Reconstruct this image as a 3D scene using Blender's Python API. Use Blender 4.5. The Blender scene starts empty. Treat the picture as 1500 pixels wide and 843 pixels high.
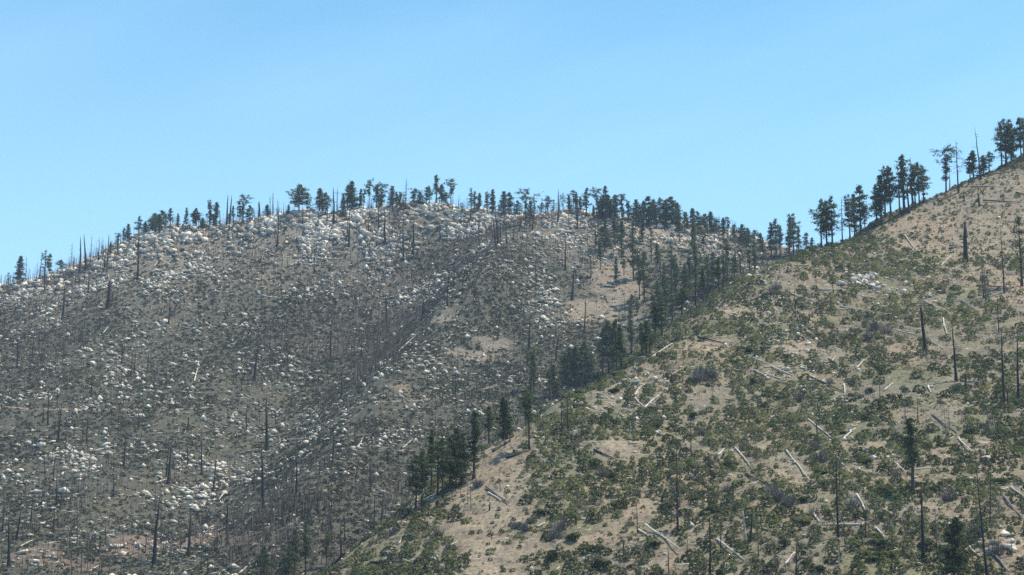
import bpy, math
import numpy as np
from mathutils import Vector, Matrix
rng = np.random.default_rng(7)
HAZE = 0.00009
scene = bpy.context.scene
C = scene.collection

# ------------------------------------------------------------------ camera, sky, sun, exposure
cam_d = bpy.data.cameras.new('camera'); cam = bpy.data.objects.new('camera', cam_d); C.objects.link(cam)
cam_d.sensor_width = 36.0; cam_d.lens = 36.0 * 2799.0 / 1500.0
cam_d.clip_start = 1.0; cam_d.clip_end = 8000.0
cam.location = (0, 0, 0); cam.rotation_euler = (math.pi / 2 + math.atan((1000.0 - 421.5) / 2799.0), 0, 0)
scene.camera = cam
SUN_ELEV, SUN_AZ = math.radians(62), math.radians(20)      # azimuth from +X towards +Y (away from the camera)
sd = Vector((math.cos(SUN_ELEV) * math.cos(SUN_AZ), math.cos(SUN_ELEV) * math.sin(SUN_AZ), math.sin(SUN_ELEV)))
sun_d = bpy.data.lights.new('sun', 'SUN'); sun_d.energy = 5.0; sun_d.angle = math.radians(0.53); sun_d.color = (1.0, 0.875, 0.69)
sun = bpy.data.objects.new('sun', sun_d); C.objects.link(sun); sun.location = (300, 300, 900)
sun.rotation_euler = sd.to_track_quat('Z', 'Y').to_euler()
world = bpy.data.worlds.new('World'); scene.world = world; world.use_nodes = True
wn, wl = world.node_tree.nodes, world.node_tree.links; wn.clear()
sky = wn.new('ShaderNodeTexSky'); sky.sky_type = 'NISHITA'; sky.sun_disc = False
sky.sun_elevation = SUN_ELEV; sky.sun_rotation = math.pi / 2 - SUN_AZ
sky.altitude = 1500; sky.air_density = 1.0; sky.dust_density = 0.25; sky.ozone_density = 2.0
hs = wn.new('ShaderNodeHueSaturation'); hs.inputs['Saturation'].default_value = 1.2; hs.inputs['Hue'].default_value = 0.480
bg = wn.new('ShaderNodeBackground'); bg.inputs['Strength'].default_value = 0.15
# a breath of thin high cloud over the whole sky
tc = wn.new('ShaderNodeTexCoord'); mp = wn.new('ShaderNodeMapping'); mp.vector_type = 'TEXTURE'; mp.inputs['Scale'].default_value = (.55, .55, .10); mp.inputs['Rotation'].default_value = (0, math.radians(-15), 0)
cn = wn.new('ShaderNodeTexNoise'); cn.inputs['Scale'].default_value = 1.6; cn.inputs['Detail'].default_value = 4; cn.inputs['Roughness'].default_value = 0.55
cr = wn.new('ShaderNodeMapRange'); cr.inputs['From Min'].default_value = 0.42; cr.inputs['From Max'].default_value = 0.85; cr.inputs['To Max'].default_value = 0.2
cm = wn.new('ShaderNodeMix'); cm.data_type = 'RGBA'; cm.inputs[7].default_value = (3.6, 5.6, 7.2, 1)
# the sky pales towards the horizon all round
sx = wn.new('ShaderNodeSeparateXYZ'); hr = wn.new('ShaderNodeMapRange'); hr.interpolation_type = 'SMOOTHSTEP'
hr.inputs['From Min'].default_value = 0.12; hr.inputs['From Max'].default_value = 0.47; hr.inputs['To Min'].default_value = 0.66; hr.inputs['To Max'].default_value = 0.0
hm_ = wn.new('ShaderNodeMix'); hm_.data_type = 'RGBA'; hm_.inputs[7].default_value = (3.15, 5.3, 7.2, 1)
ou = wn.new('ShaderNodeOutputWorld')
wl.new(tc.outputs['Generated'], mp.inputs[0]); wl.new(mp.outputs[0], cn.inputs['Vector']); wl.new(cn.outputs['Fac'], cr.inputs['Value'])
wl.new(sky.outputs[0], hs.inputs['Color']); wl.new(cr.outputs[0], cm.inputs[0]); wl.new(hs.outputs[0], cm.inputs[6])
wl.new(tc.outputs['Generated'], sx.inputs[0]); wl.new(sx.outputs['Z'], hr.inputs['Value']); wl.new(hr.outputs[0], hm_.inputs[0]); wl.new(cm.outputs[2], hm_.inputs[6])
wl.new(hm_.outputs[2], bg.inputs['Color']); wl.new(bg.outputs[0], ou.inputs['Surface'])
scene.view_settings.view_transform = 'Standard'; scene.view_settings.look = 'None'
scene.view_settings.gamma = 1.0; scene.view_settings.use_curve_mapping = False
scene.view_settings.exposure = 0.38
scene.render.engine = 'CYCLES'
cy = scene.cycles
cy.max_bounces = 4; cy.diffuse_bounces = 2; cy.glossy_bounces = 1; cy.transmission_bounces = 2; cy.volume_bounces = 0; cy.transparent_max_bounces = 4
cy.use_denoising = False
cy.caustics_reflective = False; cy.caustics_refractive = False

# ------------------------------------------------------------------ the lie of the land (a height for every x, y)
F_PX, CX, CY = 2799.0, 750.0, 421.5
PITCH = math.atan((1000.0 - CY) / F_PX)
def pix_dir(px, py):
    """unit-depth world direction (y = 1) of the line of sight towards a place"""
    u = (np.asarray(px, float) - CX) / F_PX; v = (CY - np.asarray(py, float)) / F_PX
    c, s = math.cos(PITCH), math.sin(PITCH)
    y = c - v * s; z = s + v * c
    return u / y, z / y
def world_pix(x, y, z):
    c, s = math.cos(PITCH), math.sin(PITCH)
    dep = y * c + z * s; up = -y * s + z * c
    return CX + F_PX * x / dep, CY - F_PX * up / dep

class TPS:
    def __init__(self, pts, lam=0.0):
        p = np.array(pts, float); self.p = p[:, :2] / 100.0
        n = len(p); K = self.k(self.p, self.p) + lam * np.eye(n)
        P = np.c_[np.ones(n), self.p]
        A = np.block([[K, P], [P.T, np.zeros((3, 3))]])
        self.w = np.linalg.solve(A, np.r_[p[:, 2], 0, 0, 0])
    def k(self, a, b):
        r2 = ((a[:, None, :] - b[None, :, :]) ** 2).sum(2)
        return 0.5 * r2 * np.log(r2 + 1e-9)
    def __call__(self, x, y):
        q = np.c_[np.ravel(x), np.ravel(y)] / 100.0
        out = np.empty(len(q))
        for i in range(0, len(q), 20000):
            s = q[i:i + 20000]
            out[i:i + 20000] = self.k(s, self.p) @ self.w[:-3] + np.c_[np.ones(len(s)), s] @ self.w[-3:]
        return out.reshape(np.shape(x))

def ctl(px, py, d):
    a, b = pix_dir(px, py)
    return (a * d, d, b * d)

# crest of the brushy spur: line of sight, distance
CREST = [(380, 905, 395), (480, 838, 420), (600, 752, 445), (700, 668, 470), (770, 622, 492), (850, 575, 525), (950, 520, 565),
         (1020, 462, 605), (1100, 398, 650), (1200, 357, 705), (1330, 302, 765), (1500, 230, 815), (1680, 150, 850), (1900, 80, 880)]
N_PTS = []
cw = [ctl(*c) for c in CREST]
for i, (x, y, z) in enumerate(cw):
    N_PTS.append((x, y, z))
    a = cw[max(i - 1, 0)]; b = cw[min(i + 1, len(cw) - 1)]
    tx, ty = b[0] - a[0], b[1] - a[1]; L = math.hypot(tx, ty); nx, ny = -ty / L, tx / L
    N_PTS.append((x + nx * 16, y + ny * 16, z - (8 if i < 10 else 4))); N_PTS.append((x + nx * 45, y + ny * 45, z - (33 if i < 10 else 22))); N_PTS.append((x + nx * 130, y + ny * 130, z - (110 if i < 10 else 90)))
for c in [(560, 843, 414), (700, 843, 402), (850, 843, 392), (1000, 843, 384), (1150, 843, 378), (1300, 843, 372), (1500, 843, 366), (1700, 843, 362),
          (750, 720, 447), (900, 700, 452), (1050, 700, 448), (1200, 700, 440), (1350, 700, 432), (1500, 700, 424), (1680, 690, 420),
          (900, 610, 506), (1000, 600, 510), (1100, 570, 528), (1250, 570, 520), (1400, 570, 512), (1550, 570, 505),
          (1050, 495, 575), (1150, 460, 612), (1250, 450, 620), (1350, 450, 618), (1480, 450, 610), (1650, 440, 605),
          (1250, 375, 695), (1350, 360, 705), (1450, 350, 708), (1600, 320, 715)]:
    N_PTS.append(ctl(*c))
for p in [(-20, 300, -25), (60, 300, -22), (150, 300, -20), (-120, 330, -45), (-220, 420, -110), (-260, 600, -150), (260, 320, -15), (-100, 250, -45), (200, 240, -45), (420, 420, 20), (500, 650, 130)]:
    N_PTS.append(p)

RIDGE = [(-160, 480), (-60, 448), (0, 424), (60, 410), (110, 396), (160, 370), (210, 347), (270, 337), (350, 324), (440, 315), (520, 310), (600, 303), (640, 299),
         (690, 309), (740, 317), (790, 318), (830, 310), (880, 320), (930, 327), (980, 331), (1030, 341), (1080, 353), (1140, 366), (1240, 385), (1400, 430), (1560, 480)]
F_PTS = []
for i, (px, py) in enumerate(RIDGE):
    d = 1110 + 18 * math.sin(i * 1.3) + (25 if 760 < px < 860 else 0) * -1
    x, y, z = ctl(px, py, d); F_PTS.append((x, y, z)); F_PTS.append((x * 1.05, y + 55, z - 16)); F_PTS.append((x * 1.13, y + 150, z - 75))
for c in [(-120, 843, 650), (0, 843, 645), (130, 843, 640), (260, 843, 632), (380, 843, 622), (470, 843, 628),
          (0, 740, 730), (150, 740, 726), (300, 740, 720), (400, 730, 718), (465, 720, 712),
          (-100, 640, 825), (50, 640, 825), (200, 640, 822), (330, 640, 818), (430, 640, 815), (520, 640, 790),
          (-100, 540, 930), (50, 530, 935), (200, 520, 940), (330, 520, 938), (450, 525, 932), (540, 540, 915), (590, 545, 880), (680, 570, 842), (740, 590, 812),
          (50, 455, 1030), (200, 420, 1030), (330, 420, 1025), (450, 420, 1028), (560, 430, 1022), (640, 430, 1005), (700, 410, 980), (640, 500, 925), (720, 480, 930),
          (330, 365, 1075), (450, 360, 1070), (560, 355, 1070), (660, 350, 1070), (760, 365, 1030), (780, 440, 965), (830, 500, 905), (800, 560, 850),
          (850, 370, 1035), (900, 440, 965), (960, 390, 1015), (960, 450, 945), (1060, 400, 985), (1120, 390, 1050)]:
    F_PTS.append(ctl(*c))
for p in [(-300, 560, -10), (-150, 540, -10), (-90, 520, -20), (-300, 420, -60), (-120, 420, -55), (0, 560, 20), (60, 640, 28), (120, 760, 75), (200, 860, 140), (300, 950, 170), (100, 300, -60), (-300, 250, -70), (300, 500, 0)]:
    F_PTS.append(p)
tpsN, tpsF = TPS(N_PTS, 0.02), TPS(F_PTS, 0.02)

def vnoise(x, y, seed=0):
    """smooth value noise on the plan, -1..1"""
    xi, yi = np.floor(x).astype(np.int64), np.floor(y).astype(np.int64)
    fx, fy = x - xi, y - yi; fx = fx * fx * (3 - 2 * fx); fy = fy * fy * (3 - 2 * fy)
    def h(a, b):
        n = (a * 374761393 + b * 668265263 + seed * 974634777) & 0xFFFFFFFF
        n = ((n ^ (n >> 13)) * 1274126177) & 0xFFFFFFFF
        return ((n ^ (n >> 16)) & 0xFFFF) / 32767.5 - 1.0
    return (h(xi, yi) * (1 - fx) + h(xi + 1, yi) * fx) * (1 - fy) + (h(xi, yi + 1) * (1 - fx) + h(xi + 1, yi + 1) * fx) * fy
def fbm(x, y, scale, seed=0, octv=4):
    s = 0; a = 1.0; t = 0
    for o in range(octv):
        s = s + a * vnoise(x / scale * 2 ** o + 17.3 * o, y / scale * 2 ** o - 9.1 * o, seed + o); t += a; a *= 0.5
    return s / t

SPUR2 = [ctl(*c)[:2] for c in [(760, 345, 1062), (740, 362, 1040), (690, 430, 985), (640, 500, 925), (600, 552, 885), (560, 605, 845), (510, 670, 775), (470, 720, 715), (440, 765, 670)]]
def side_ridge(x, y):
    """a secondary ridge that runs down the mountainside, with a draw along its shaded side"""
    best = np.full(np.shape(x), 1e9); sg = np.zeros(np.shape(x))
    for (ax, ay), (bx, by) in zip(SPUR2[:-1], SPUR2[1:]):
        ux, uy = bx - ax, by - ay; t = np.clip(((x - ax) * ux + (y - ay) * uy) / (ux * ux + uy * uy), 0, 1)
        dx, dy = x - (ax + t * ux), y - (ay + t * uy); d = np.hypot(dx, dy); cr_ = ux * dy - uy * dx
        m = d < best; best = np.where(m, d, best); sg = np.where(m, np.sign(cr_), sg)
    s = best * sg
    fade = np.clip((1075 - y) / 60, 0, 1) * np.clip((y - 640) / 70, 0, 1)
    return fade * (7.0 * np.exp(-(s / 26) ** 2) - 9.0 * np.exp(-((s + 48) / 30) ** 2)), s
X0, X1, Y0, Y1, DG = -420.0, 520.0, 300.0, 1300.0, 3.0
GX = np.arange(X0, X1 + .1, DG); GY = np.arange(Y0, Y1 + .1, DG)
def raw_height(x, y):
    n, f = tpsN(x, y), tpsF(x, y)
    h = 0.5 * (n + f + np.sqrt((n - f) ** 2 + 36.0))
    isn = np.clip((n - f) / 6 * 0.5 + 0.5, 0, 1)
    h = h + fbm(x, y, 60, 3, 5) * (1.9 * (1 - isn) + 1.25 * isn) * 1.6
    h = h + side_ridge(x, y)[0] * (1 - isn)
    # broken rock near the main ridge and shallow runnels down the slopes
    h = h + fbm(x, y, 14, 11, 3) * 1.1
    return h, isn
mx, my = np.meshgrid(GX, GY)
HG, NG = raw_height(mx, my)
def bil(G, x, y):
    u = np.clip((np.asarray(x, float) - X0) / DG, 0, len(GX) - 1.001); v = np.clip((np.asarray(y, float) - Y0) / DG, 0, len(GY) - 1.001)
    i, j = u.astype(int), v.astype(int); a, b = u - i, v - j
    return (G[j, i] * (1 - a) + G[j, i + 1] * a) * (1 - b) + (G[j + 1, i] * (1 - a) + G[j + 1, i + 1] * a) * b
def height(x, y): return bil(HG, x, y)
YS = np.arange(310.0, 1295.0, 1.0)
def ground_at(px, py, dmin=0, dmax=1290):
    """the spot of ground that the sight line through a place meets first"""
    a, b = pix_dir(px, py)
    ys = YS[(YS >= dmin) & (YS <= dmax)]
    gap = b * ys - height(a * ys, ys)
    k = np.argmax(gap <= 0) if (gap <= 0).any() else int(np.argmin(gap))
    y = ys[k]
    return a * y, y, float(height(a * y, y))

# ------------------------------------------------------------------ areas of the ground, as ovals on the plan
def oval(px, py, rx, ry, dmin=0, w=1.0):
    x, y, z = ground_at(px, py, dmin)
    y_a = ground_at(px, py + ry, dmin)[1]; y_b = ground_at(px, max(py - ry, 60), dmin)[1]
    return (x, y, max(rx * y / F_PX, 3.0), max(abs(y_b - y_a) / 2, 6.0), w)
def in_ovals(L, x, y, soft=0.35, wob=0.35, seed=40):
    """0..1 membership with a ragged edge"""
    m = np.zeros(np.shape(x)); n = fbm(x, y, 16, seed, 3) * wob + fbm(x, y, 5, seed + 9, 2) * wob * .8
    for (cx, cy_, ax, ay, w) in L:
        r = np.sqrt(((x - cx) / ax) ** 2 + ((y - cy_) / ay) ** 2) + n
        m = np.maximum(m, w * np.clip((1 + soft - r) / (2 * soft), 0, 1))
    return m
FAR = 600
BARE = [oval(*a) for a in [(1420, 320, 130, 62), (1330, 335, 60, 16), (1475, 420, 45, 45), (1240, 350, 40, 10), (1150, 690, 32, 24), (722, 655, 42, 20), (905, 660, 42, 16),
        (1035, 508, 38, 9), (1165, 515, 26, 12), (700, 778, 26, 14), (1390, 752, 36, 20), (1325, 512, 26, 9), (1080, 455, 30, 8), (940, 745, 22, 13),
        (885, 790, 30, 10), (985, 820, 26, 16), (1258, 652, 50, 7), (1440, 655, 40, 10), (1380, 665, 25, 12), (770, 800, 22, 12), (1480, 800, 30, 20), (1120, 655, 26, 6)]]
SAND = [oval(*a) for a in [(910, 420, 42, 52, FAR), (990, 345, 60, 20, FAR), (880, 455, 60, 20, FAR), (690, 520, 50, 8, FAR), (650, 465, 16, 10, FAR), (720, 505, 30, 6, FAR), (590, 570, 22, 8, FAR, .6)]]
RED = [oval(*a) for a in [(200, 800, 40, 18, FAR), (290, 788, 50, 10, FAR), (60, 812, 34, 16, FAR), (350, 790, 30, 8, FAR), (120, 830, 40, 10, FAR)]]
ROCKY = [oval(*a) for a in [(630, 312, 50, 16, FAR, 1.0), (830, 340, 42, 30, FAR, 1.0), (300, 345, 90, 14, FAR, .8), (430, 340, 60, 24, FAR, .7), (200, 385, 70, 30, FAR, .7), (60, 460, 60, 30, FAR, .6),
         (280, 720, 90, 40, FAR, .8), (90, 690, 80, 50, FAR, .5), (810, 455, 40, 40, FAR, .85), (560, 420, 90, 30, FAR, .35), (120, 560, 100, 60, FAR, .4), (340, 600, 100, 60, FAR, .3), (560, 560, 30, 14, FAR, .5), (700, 340, 40, 20, FAR, .6), (640, 640, 70, 40, FAR, .3)]]
ROCKY_N = [oval(*a) for a in [(1255, 415, 34, 16, 0, 1.0), (1110, 405, 36, 16, 0, .8), (930, 565, 60, 22, 0, .6), (1300, 435, 60, 22, 0, .55), (960, 620, 40, 20, 0, .5), (1440, 790, 50, 30, 0, .6), (1430, 670, 40, 16, 0, .6), (800, 640, 30, 14, 0, .5), (1360, 440, 50, 14, 0, .5), (870, 815, 26, 10, 0, .6), (1150, 395, 30, 8, 0, .7), (560, 815, 30, 14, 0, .5), (900, 595, 80, 20, 0, .4)]]
DRAW = [oval(*a) for a in [(500, 490, 100, 60, FAR, 1.0), (540, 540, 40, 30, FAR, 1.0), (690, 350, 70, 25, FAR, .8), (590, 400, 90, 35, FAR, .6), (60, 520, 60, 40, FAR, .45), (400, 790, 60, 50, FAR, .9), (560, 730, 60, 40, FAR, .4)]]

def zone_fields(x, y):
    n = bil(NG, x, y)
    bare = in_ovals(BARE, x, y) * n; sand = in_ovals(SAND, x, y) * (1 - n); red = in_ovals(RED, x, y) * (1 - n)
    rocky = in_ovals(ROCKY, x, y, .5) * (1 - n) + in_ovals(ROCKY_N, x, y, .4) * n
    draw = in_ovals(DRAW, x, y, .5) * (1 - n)
    return n, bare, sand, red, rocky, draw

# ------------------------------------------------------------------ helpers
def mesh_np(name, V, T, mat, tint=None, smooth=False, col=None):
    V = np.ascontiguousarray(V, np.float32).reshape(-1, 3); T = np.ascontiguousarray(T, np.int32)
    k = T.shape[1]; me = bpy.data.meshes.new(name)
    me.vertices.add(len(V)); me.vertices.foreach_set('co', V.ravel())
    me.loops.add(T.size); me.loops.foreach_set('vertex_index', T.ravel())
    me.polygons.add(len(T)); me.polygons.foreach_set('loop_start', np.arange(0, T.size, k, dtype=np.int32))
    if smooth: me.polygons.foreach_set('use_smooth', np.ones(len(T), bool))
    if tint is not None:
        a = me.attributes.new('tint', 'FLOAT', 'FACE'); a.data.foreach_set('value', np.ascontiguousarray(tint, np.float32))
    if col is not None:
        a = me.attributes.new('soil', 'FLOAT_COLOR', 'POINT'); a.data.foreach_set('color', np.ascontiguousarray(col, np.float32).ravel())
    me.materials.append(mat); me.update(calc_edges=True)
    return me
def link(name, me, parent=None):
    o = bpy.data.objects.new(name, me); C.objects.link(o)
    if parent is not None: o.parent = parent
    return o
class MB:
    """collects triangles"""
    def __init__(s): s.v = []; s.t = []; s.c = []; s.n = 0
    def add(s, V, T, tint=0.5):
        V = np.asarray(V, float); T = np.asarray(T, int)
        s.v.append(V); s.t.append(T + s.n); s.c.append(np.broadcast_to(np.asarray(tint, float), (len(T),))); s.n += len(V)
    def tube(s, P, R, k=6, tint=0.5, cap=True):
        P = np.asarray(P, float); R = np.asarray(R, float); m = len(P)
        d = np.gradient(P, axis=0); d /= np.linalg.norm(d, axis=1)[:, None] + 1e-9
        up = np.array([0, 0, 1.0]) if abs(d[0][2]) < .8 else np.array([1.0, 0, 0])
        a = np.cross(d, up); a /= np.linalg.norm(a, axis=1)[:, None] + 1e-9; b = np.cross(d, a)
        th = np.arange(k) * 2 * math.pi / k
        V = P[:, None, :] + R[:, None, None] * (np.cos(th)[None, :, None] * a[:, None, :] + np.sin(th)[None, :, None] * b[:, None, :])
        V = V.reshape(-1, 3); T = []
        for i in range(m - 1):
            for j in range(k):
                p, q = i * k + j, i * k + (j + 1) % k
                T += [(p, q, q + k), (p, q + k, p + k)]
        if cap:
            V = np.vstack([V, P[-1]]); e = len(V) - 1
            T += [((m - 1) * k + j, (m - 1) * k + (j + 1) % k, e) for j in range(k)]
        s.add(V, T, tint)
    def mesh(s, name, mat, smooth=False):
        return mesh_np(name, np.vstack(s.v), np.vstack(s.t), mat, np.concatenate(s.c), smooth)
def rand_dirs(r, n):
    v = r.normal(size=(n, 3)); return v / np.linalg.norm(v, axis=1)[:, None]
def leaf_tris(r, P, size, out=None, bias=0.5, long=1.0):
    """one small leafy face at each point, loosely facing outwards"""
    n = len(P); nr = rand_dirs(r, n)
    if out is not None:
        nr = nr + bias * out; nr /= np.linalg.norm(nr, axis=1)[:, None]
    a = np.cross(nr, rand_dirs(r, n)); a /= np.linalg.norm(a, axis=1)[:, None] + 1e-9; b = np.cross(nr, a)
    sz = np.broadcast_to(size, (n,))[:, None] * r.uniform(.7, 1.3, (n, 1))
    V = np.stack([P + a * sz * long, P - a * sz * .5 * long + b * sz * .8, P - a * sz * .5 * long - b * sz * .8], 1)
    return V.reshape(-1, 3), np.arange(3 * n).reshape(n, 3)

# ------------------------------------------------------------------ materials
def new_mat(name):
    m = bpy.data.materials.new(name); m.use_nodes = True; nt = m.node_tree; nt.nodes.clear()
    return m, nt.nodes, nt.links
def ramp_node(N, stops):
    r = N.new('ShaderNodeValToRGB'); e = r.color_ramp.elements
    while len(e) < len(stops): e.new(0.5)
    for el, (p, c) in zip(e, stops): el.position = p; el.color = (*c, 1)
    return r
def tinted(name, stops, rough=0.85, transl=0.0, noise=None, hue_scale=0.03, hue_amt=0.25, spec=0.2, bump=0):
    """colour from the per-face tint, a slow drift over the land and a per-object shift"""
    m, N, L = new_mat(name)
    at = N.new('ShaderNodeAttribute'); at.attribute_name = 'tint'
    oi = N.new('ShaderNodeObjectInfo'); geo = N.new('ShaderNodeNewGeometry')
    nz = N.new('ShaderNodeTexNoise'); nz.inputs['Scale'].default_value = hue_scale; nz.inputs['Detail'].default_value = 3
    L.new(geo.outputs['Position'], nz.inputs['Vector'])
    a1 = N.new('ShaderNodeMath'); a1.operation = 'MULTIPLY_ADD'; a1.inputs[1].default_value = hue_amt * 2; a1.inputs[2].default_value = -hue_amt
    L.new(nz.outputs['Fac'], a1.inputs[0])
    a2 = N.new('ShaderNodeMath'); a2.operation = 'MULTIPLY_ADD'; a2.inputs[1].default_value = 0.30; a2.inputs[2].default_value = -0.15
    L.new(oi.outputs['Random'], a2.inputs[0])
    s1 = N.new('ShaderNodeMath'); s1.operation = 'ADD'; L.new(a1.outputs[0], s1.inputs[0]); L.new(a2.outputs[0], s1.inputs[1])
    s2 = N.new('ShaderNodeMath'); s2.operation = 'ADD'; s2.use_clamp = True; L.new(s1.outputs[0], s2.inputs[0]); L.new(at.outputs['Fac'], s2.inputs[1])
    fac = s2.outputs[0]
    if noise:
        n2 = N.new('ShaderNodeTexNoise'); n2.inputs['Scale'].default_value = noise; n2.inputs['Detail'].default_value = 5
        L.new(geo.outputs['Position'], n2.inputs['Vector'])
        a3 = N.new('ShaderNodeMath'); a3.operation = 'MULTIPLY_ADD'; a3.inputs[1].default_value = 0.9; a3.inputs[2].default_value = -0.45; L.new(n2.outputs['Fac'], a3.inputs[0])
        s3 = N.new('ShaderNodeMath'); s3.operation = 'ADD'; s3.use_clamp = True; L.new(fac, s3.inputs[0]); L.new(a3.outputs[0], s3.inputs[1]); fac = s3.outputs[0]
    r = ramp_node(N, stops); L.new(fac, r.inputs[0])
    p = N.new('ShaderNodeBsdfPrincipled'); p.inputs['Roughness'].default_value = rough; p.inputs['Specular IOR Level'].default_value = spec
    L.new(r.outputs[0], p.inputs['Base Color'])
    if bump and noise:
        bp = N.new('ShaderNodeBump'); bp.inputs['Strength'].default_value = bump; bp.inputs['Distance'].default_value = 0.15; L.new(n2.outputs['Fac'], bp.inputs['Height']); L.new(bp.outputs[0], p.inputs['Normal'])
    o = N.new('ShaderNodeOutputMaterial'); sh = p.outputs[0]
    if transl:
        t = N.new('ShaderNodeBsdfTranslucent'); L.new(r.outputs[0], t.inputs['Color'])
        mx_ = N.new('ShaderNodeMixShader'); mx_.inputs[0].default_value = transl; L.new(p.outputs[0], mx_.inputs[1]); L.new(t.outputs[0], mx_.inputs[2]); sh = mx_.outputs[0]
    L.new(sh, o.inputs['Surface'])
    return m
M = {}
M['needle'] = tinted('pine needles', [(0, (.040, .060, .034)), (.5, (.088, .122, .056)), (1, (.16, .20, .085))], transl=.4)
M['bark'] = tinted('pine bark', [(0, (.022, .018, .016)), (.5, (.055, .043, .035)), (1, (.12, .095, .075))], noise=1.2)
M['char'] = tinted('charred wood', [(0, (.010, .010, .011)), (.55, (.028, .027, .028)), (1, (.10, .095, .095))], noise=.9, spec=.3)
M['deadtwig'] = tinted('dead twigs', [(0, (.07, .066, .068)), (.5, (.155, .145, .148)), (1, (.27, .255, .25))])
M['bleached'] = tinted('bleached wood', [(0, (.07, .065, .06)), (.22, (.26, .24, .21)), (.45, (.48, .445, .385)), (1, (.70, .66, .58))], noise=1.5)
M['rock'] = tinted('granite', [(0, (.22, .20, .175)), (.4, (.53, .48, .41)), (1, (.80, .74, .64))], noise=.8, hue_scale=.02, bump=.6)
M['greyrock'] = tinted('grey granite', [(0, (.13, .127, .125)), (.5, (.26, .25, .24)), (1, (.42, .40, .37))], noise=.7, hue_scale=.02, bump=.6)
M['shrub'] = tinted('shrub leaves', [(0, (.040, .056, .030)), (.35, (.082, .108, .050)), (.65, (.128, .155, .066)), (1, (.22, .225, .105))], transl=.4, hue_scale=.02)
M['lowbrush'] = tinted('low brush', [(0, (.034, .044, .030)), (.5, (.066, .080, .050)), (1, (.13, .135, .08))], transl=.2, hue_scale=.012)
M['drygrass'] = tinted('dry grass', [(0, (.085, .105, .046)), (.5, (.155, .160, .078)), (1, (.29, .26, .15))], transl=.15)

def ground_material():
    m, N, L = new_mat('hillside soil')
    at = N.new('ShaderNodeAttribute'); at.attribute_name = 'soil'
    geo = N.new('ShaderNodeNewGeometry')
    def noise(sc, det=4, ro=.6):
        n = N.new('ShaderNodeTexNoise'); n.inputs['Scale'].default_value = sc; n.inputs['Detail'].default_value = det; n.inputs['Roughness'].default_value = ro
        L.new(geo.outputs['Position'], n.inputs['Vector']); return n
    n1, n2, n3 = noise(.16, 6, .72), noise(1.1, 6, .75), noise(.035, 3)
    r1 = ramp_node(N, [(.28, (.55, .54, .54)), (.5, (1, 1, 1)), (.72, (1.32, 1.28, 1.2))]); L.new(n1.outputs['Fac'], r1.inputs[0])
    r2 = ramp_node(N, [(.32, (.42, .40, .38)), (.52, (1, 1, 1)), (.70, (1.55, 1.5, 1.42))]); L.new(n2.outputs['Fac'], r2.inputs[0])
    r3 = ramp_node(N, [(.35, (.92, .97, .98)), (.65, (1.08, 1.02, .96))]); L.new(n3.outputs['Fac'], r3.inputs[0])
    def mul(a, b):
        x = N.new('ShaderNodeMix'); x.data_type = 'RGBA'; x.blend_type = 'MULTIPLY'; x.inputs[0].default_value = 1; L.new(a, x.inputs[6]); L.new(b, x.inputs[7]); return x.outputs[2]
    c = mul(mul(mul(at.outputs['Color'], r1.outputs[0]), r2.outputs[0]), r3.outputs[0])
    bp = N.new('ShaderNodeBump'); bp.inputs['Strength'].default_value = .7; bp.inputs['Distance'].default_value = .5; L.new(n2.outputs['Fac'], bp.inputs['Height'])
    p = N.new('ShaderNodeBsdfPrincipled'); p.inputs['Roughness'].default_value = .95; p.inputs['Specular IOR Level'].default_value = .1
    L.new(c, p.inputs['Base Color']); L.new(bp.outputs[0], p.inputs['Normal'])
    o = N.new('ShaderNodeOutputMaterial'); L.new(p.outputs[0], o.inputs['Surface'])
    return m
M['soil'] = ground_material()

# ------------------------------------------------------------------ the ground: one sheet, fine on the slopes in view, coarse beyond
xs = np.r_[np.linspace(-1600, X0, 30)[:-1], GX, np.linspace(GX[-1], 1600, 30)[1:]]
ys = np.r_[np.linspace(-250, Y0, 45)[:-1], GY, np.linspace(GY[-1], 2300, 30)[1:]]
gx_, gy_ = np.meshgrid(xs, ys)
ccx, ccy = np.clip(gx_, X0, GX[-1]), np.clip(gy_, Y0, GY[-1])
gz = height(ccx, ccy)
dx_ = np.abs(gx_ - ccx); back = np.clip(gy_ - GY[-1], 0, None); fr = np.clip((Y0 - gy_) / Y0, 0, 2)
gz = gz - 0.10 * dx_ * np.clip(gz / 150, 0, 1) - 0.14 * back * np.clip(gz / 150, 0, 1)
valley = -1.7 - 0.0 * gy_ - 26 * np.clip(gy_ / 140, 0, 1) ** 1.2 - 0.02 * np.abs(gx_)
w = np.clip(fr * 2.2, 0, 1); w = w * w * (3 - 2 * w)
gz = np.where(gy_ < Y0, gz * (1 - w) + valley * w, gz)
n_, bare_, sand_, red_, rocky_, draw_ = zone_fields(ccx, ccy)
def mixc(a, b, f): return a * (1 - f[..., None]) + np.array(b) * f[..., None]
col = mixc(np.broadcast_to(np.array([.098, .100, .082]), gx_.shape + (3,)), (.235, .206, .160), n_)
top = np.clip((ccy - 985 + 45 * fbm(ccx, ccy, 60, 72, 3)) / 110, 0, 1) * (1 - n_)
col = mixc(col, (.258, .236, .206), top * .85)
col = mixc(col, (.262, .228, .188), sand_ * .9)
col = mixc(col, (.20, .150, .125), red_ * .85)
col = mixc(col, (.095, .090, .082), np.clip(draw_, 0, 1) * .6)
col = mixc(col, (.285, .240, .188), bare_ * .9)
grassy = np.clip(fbm(ccx, ccy, 14, 71, 4) * 1.8 + .25, 0, 1) * n_ * (1 - bare_)
col = mixc(col, (.165, .165, .100), grassy * .8)
nx_, ny_ = len(xs), len(ys)
ii = (np.arange(ny_ - 1)[:, None] * nx_ + np.arange(nx_ - 1)[None, :]).ravel()
quads = np.c_[ii, ii + 1, ii + 1 + nx_, ii + nx_]
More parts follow.
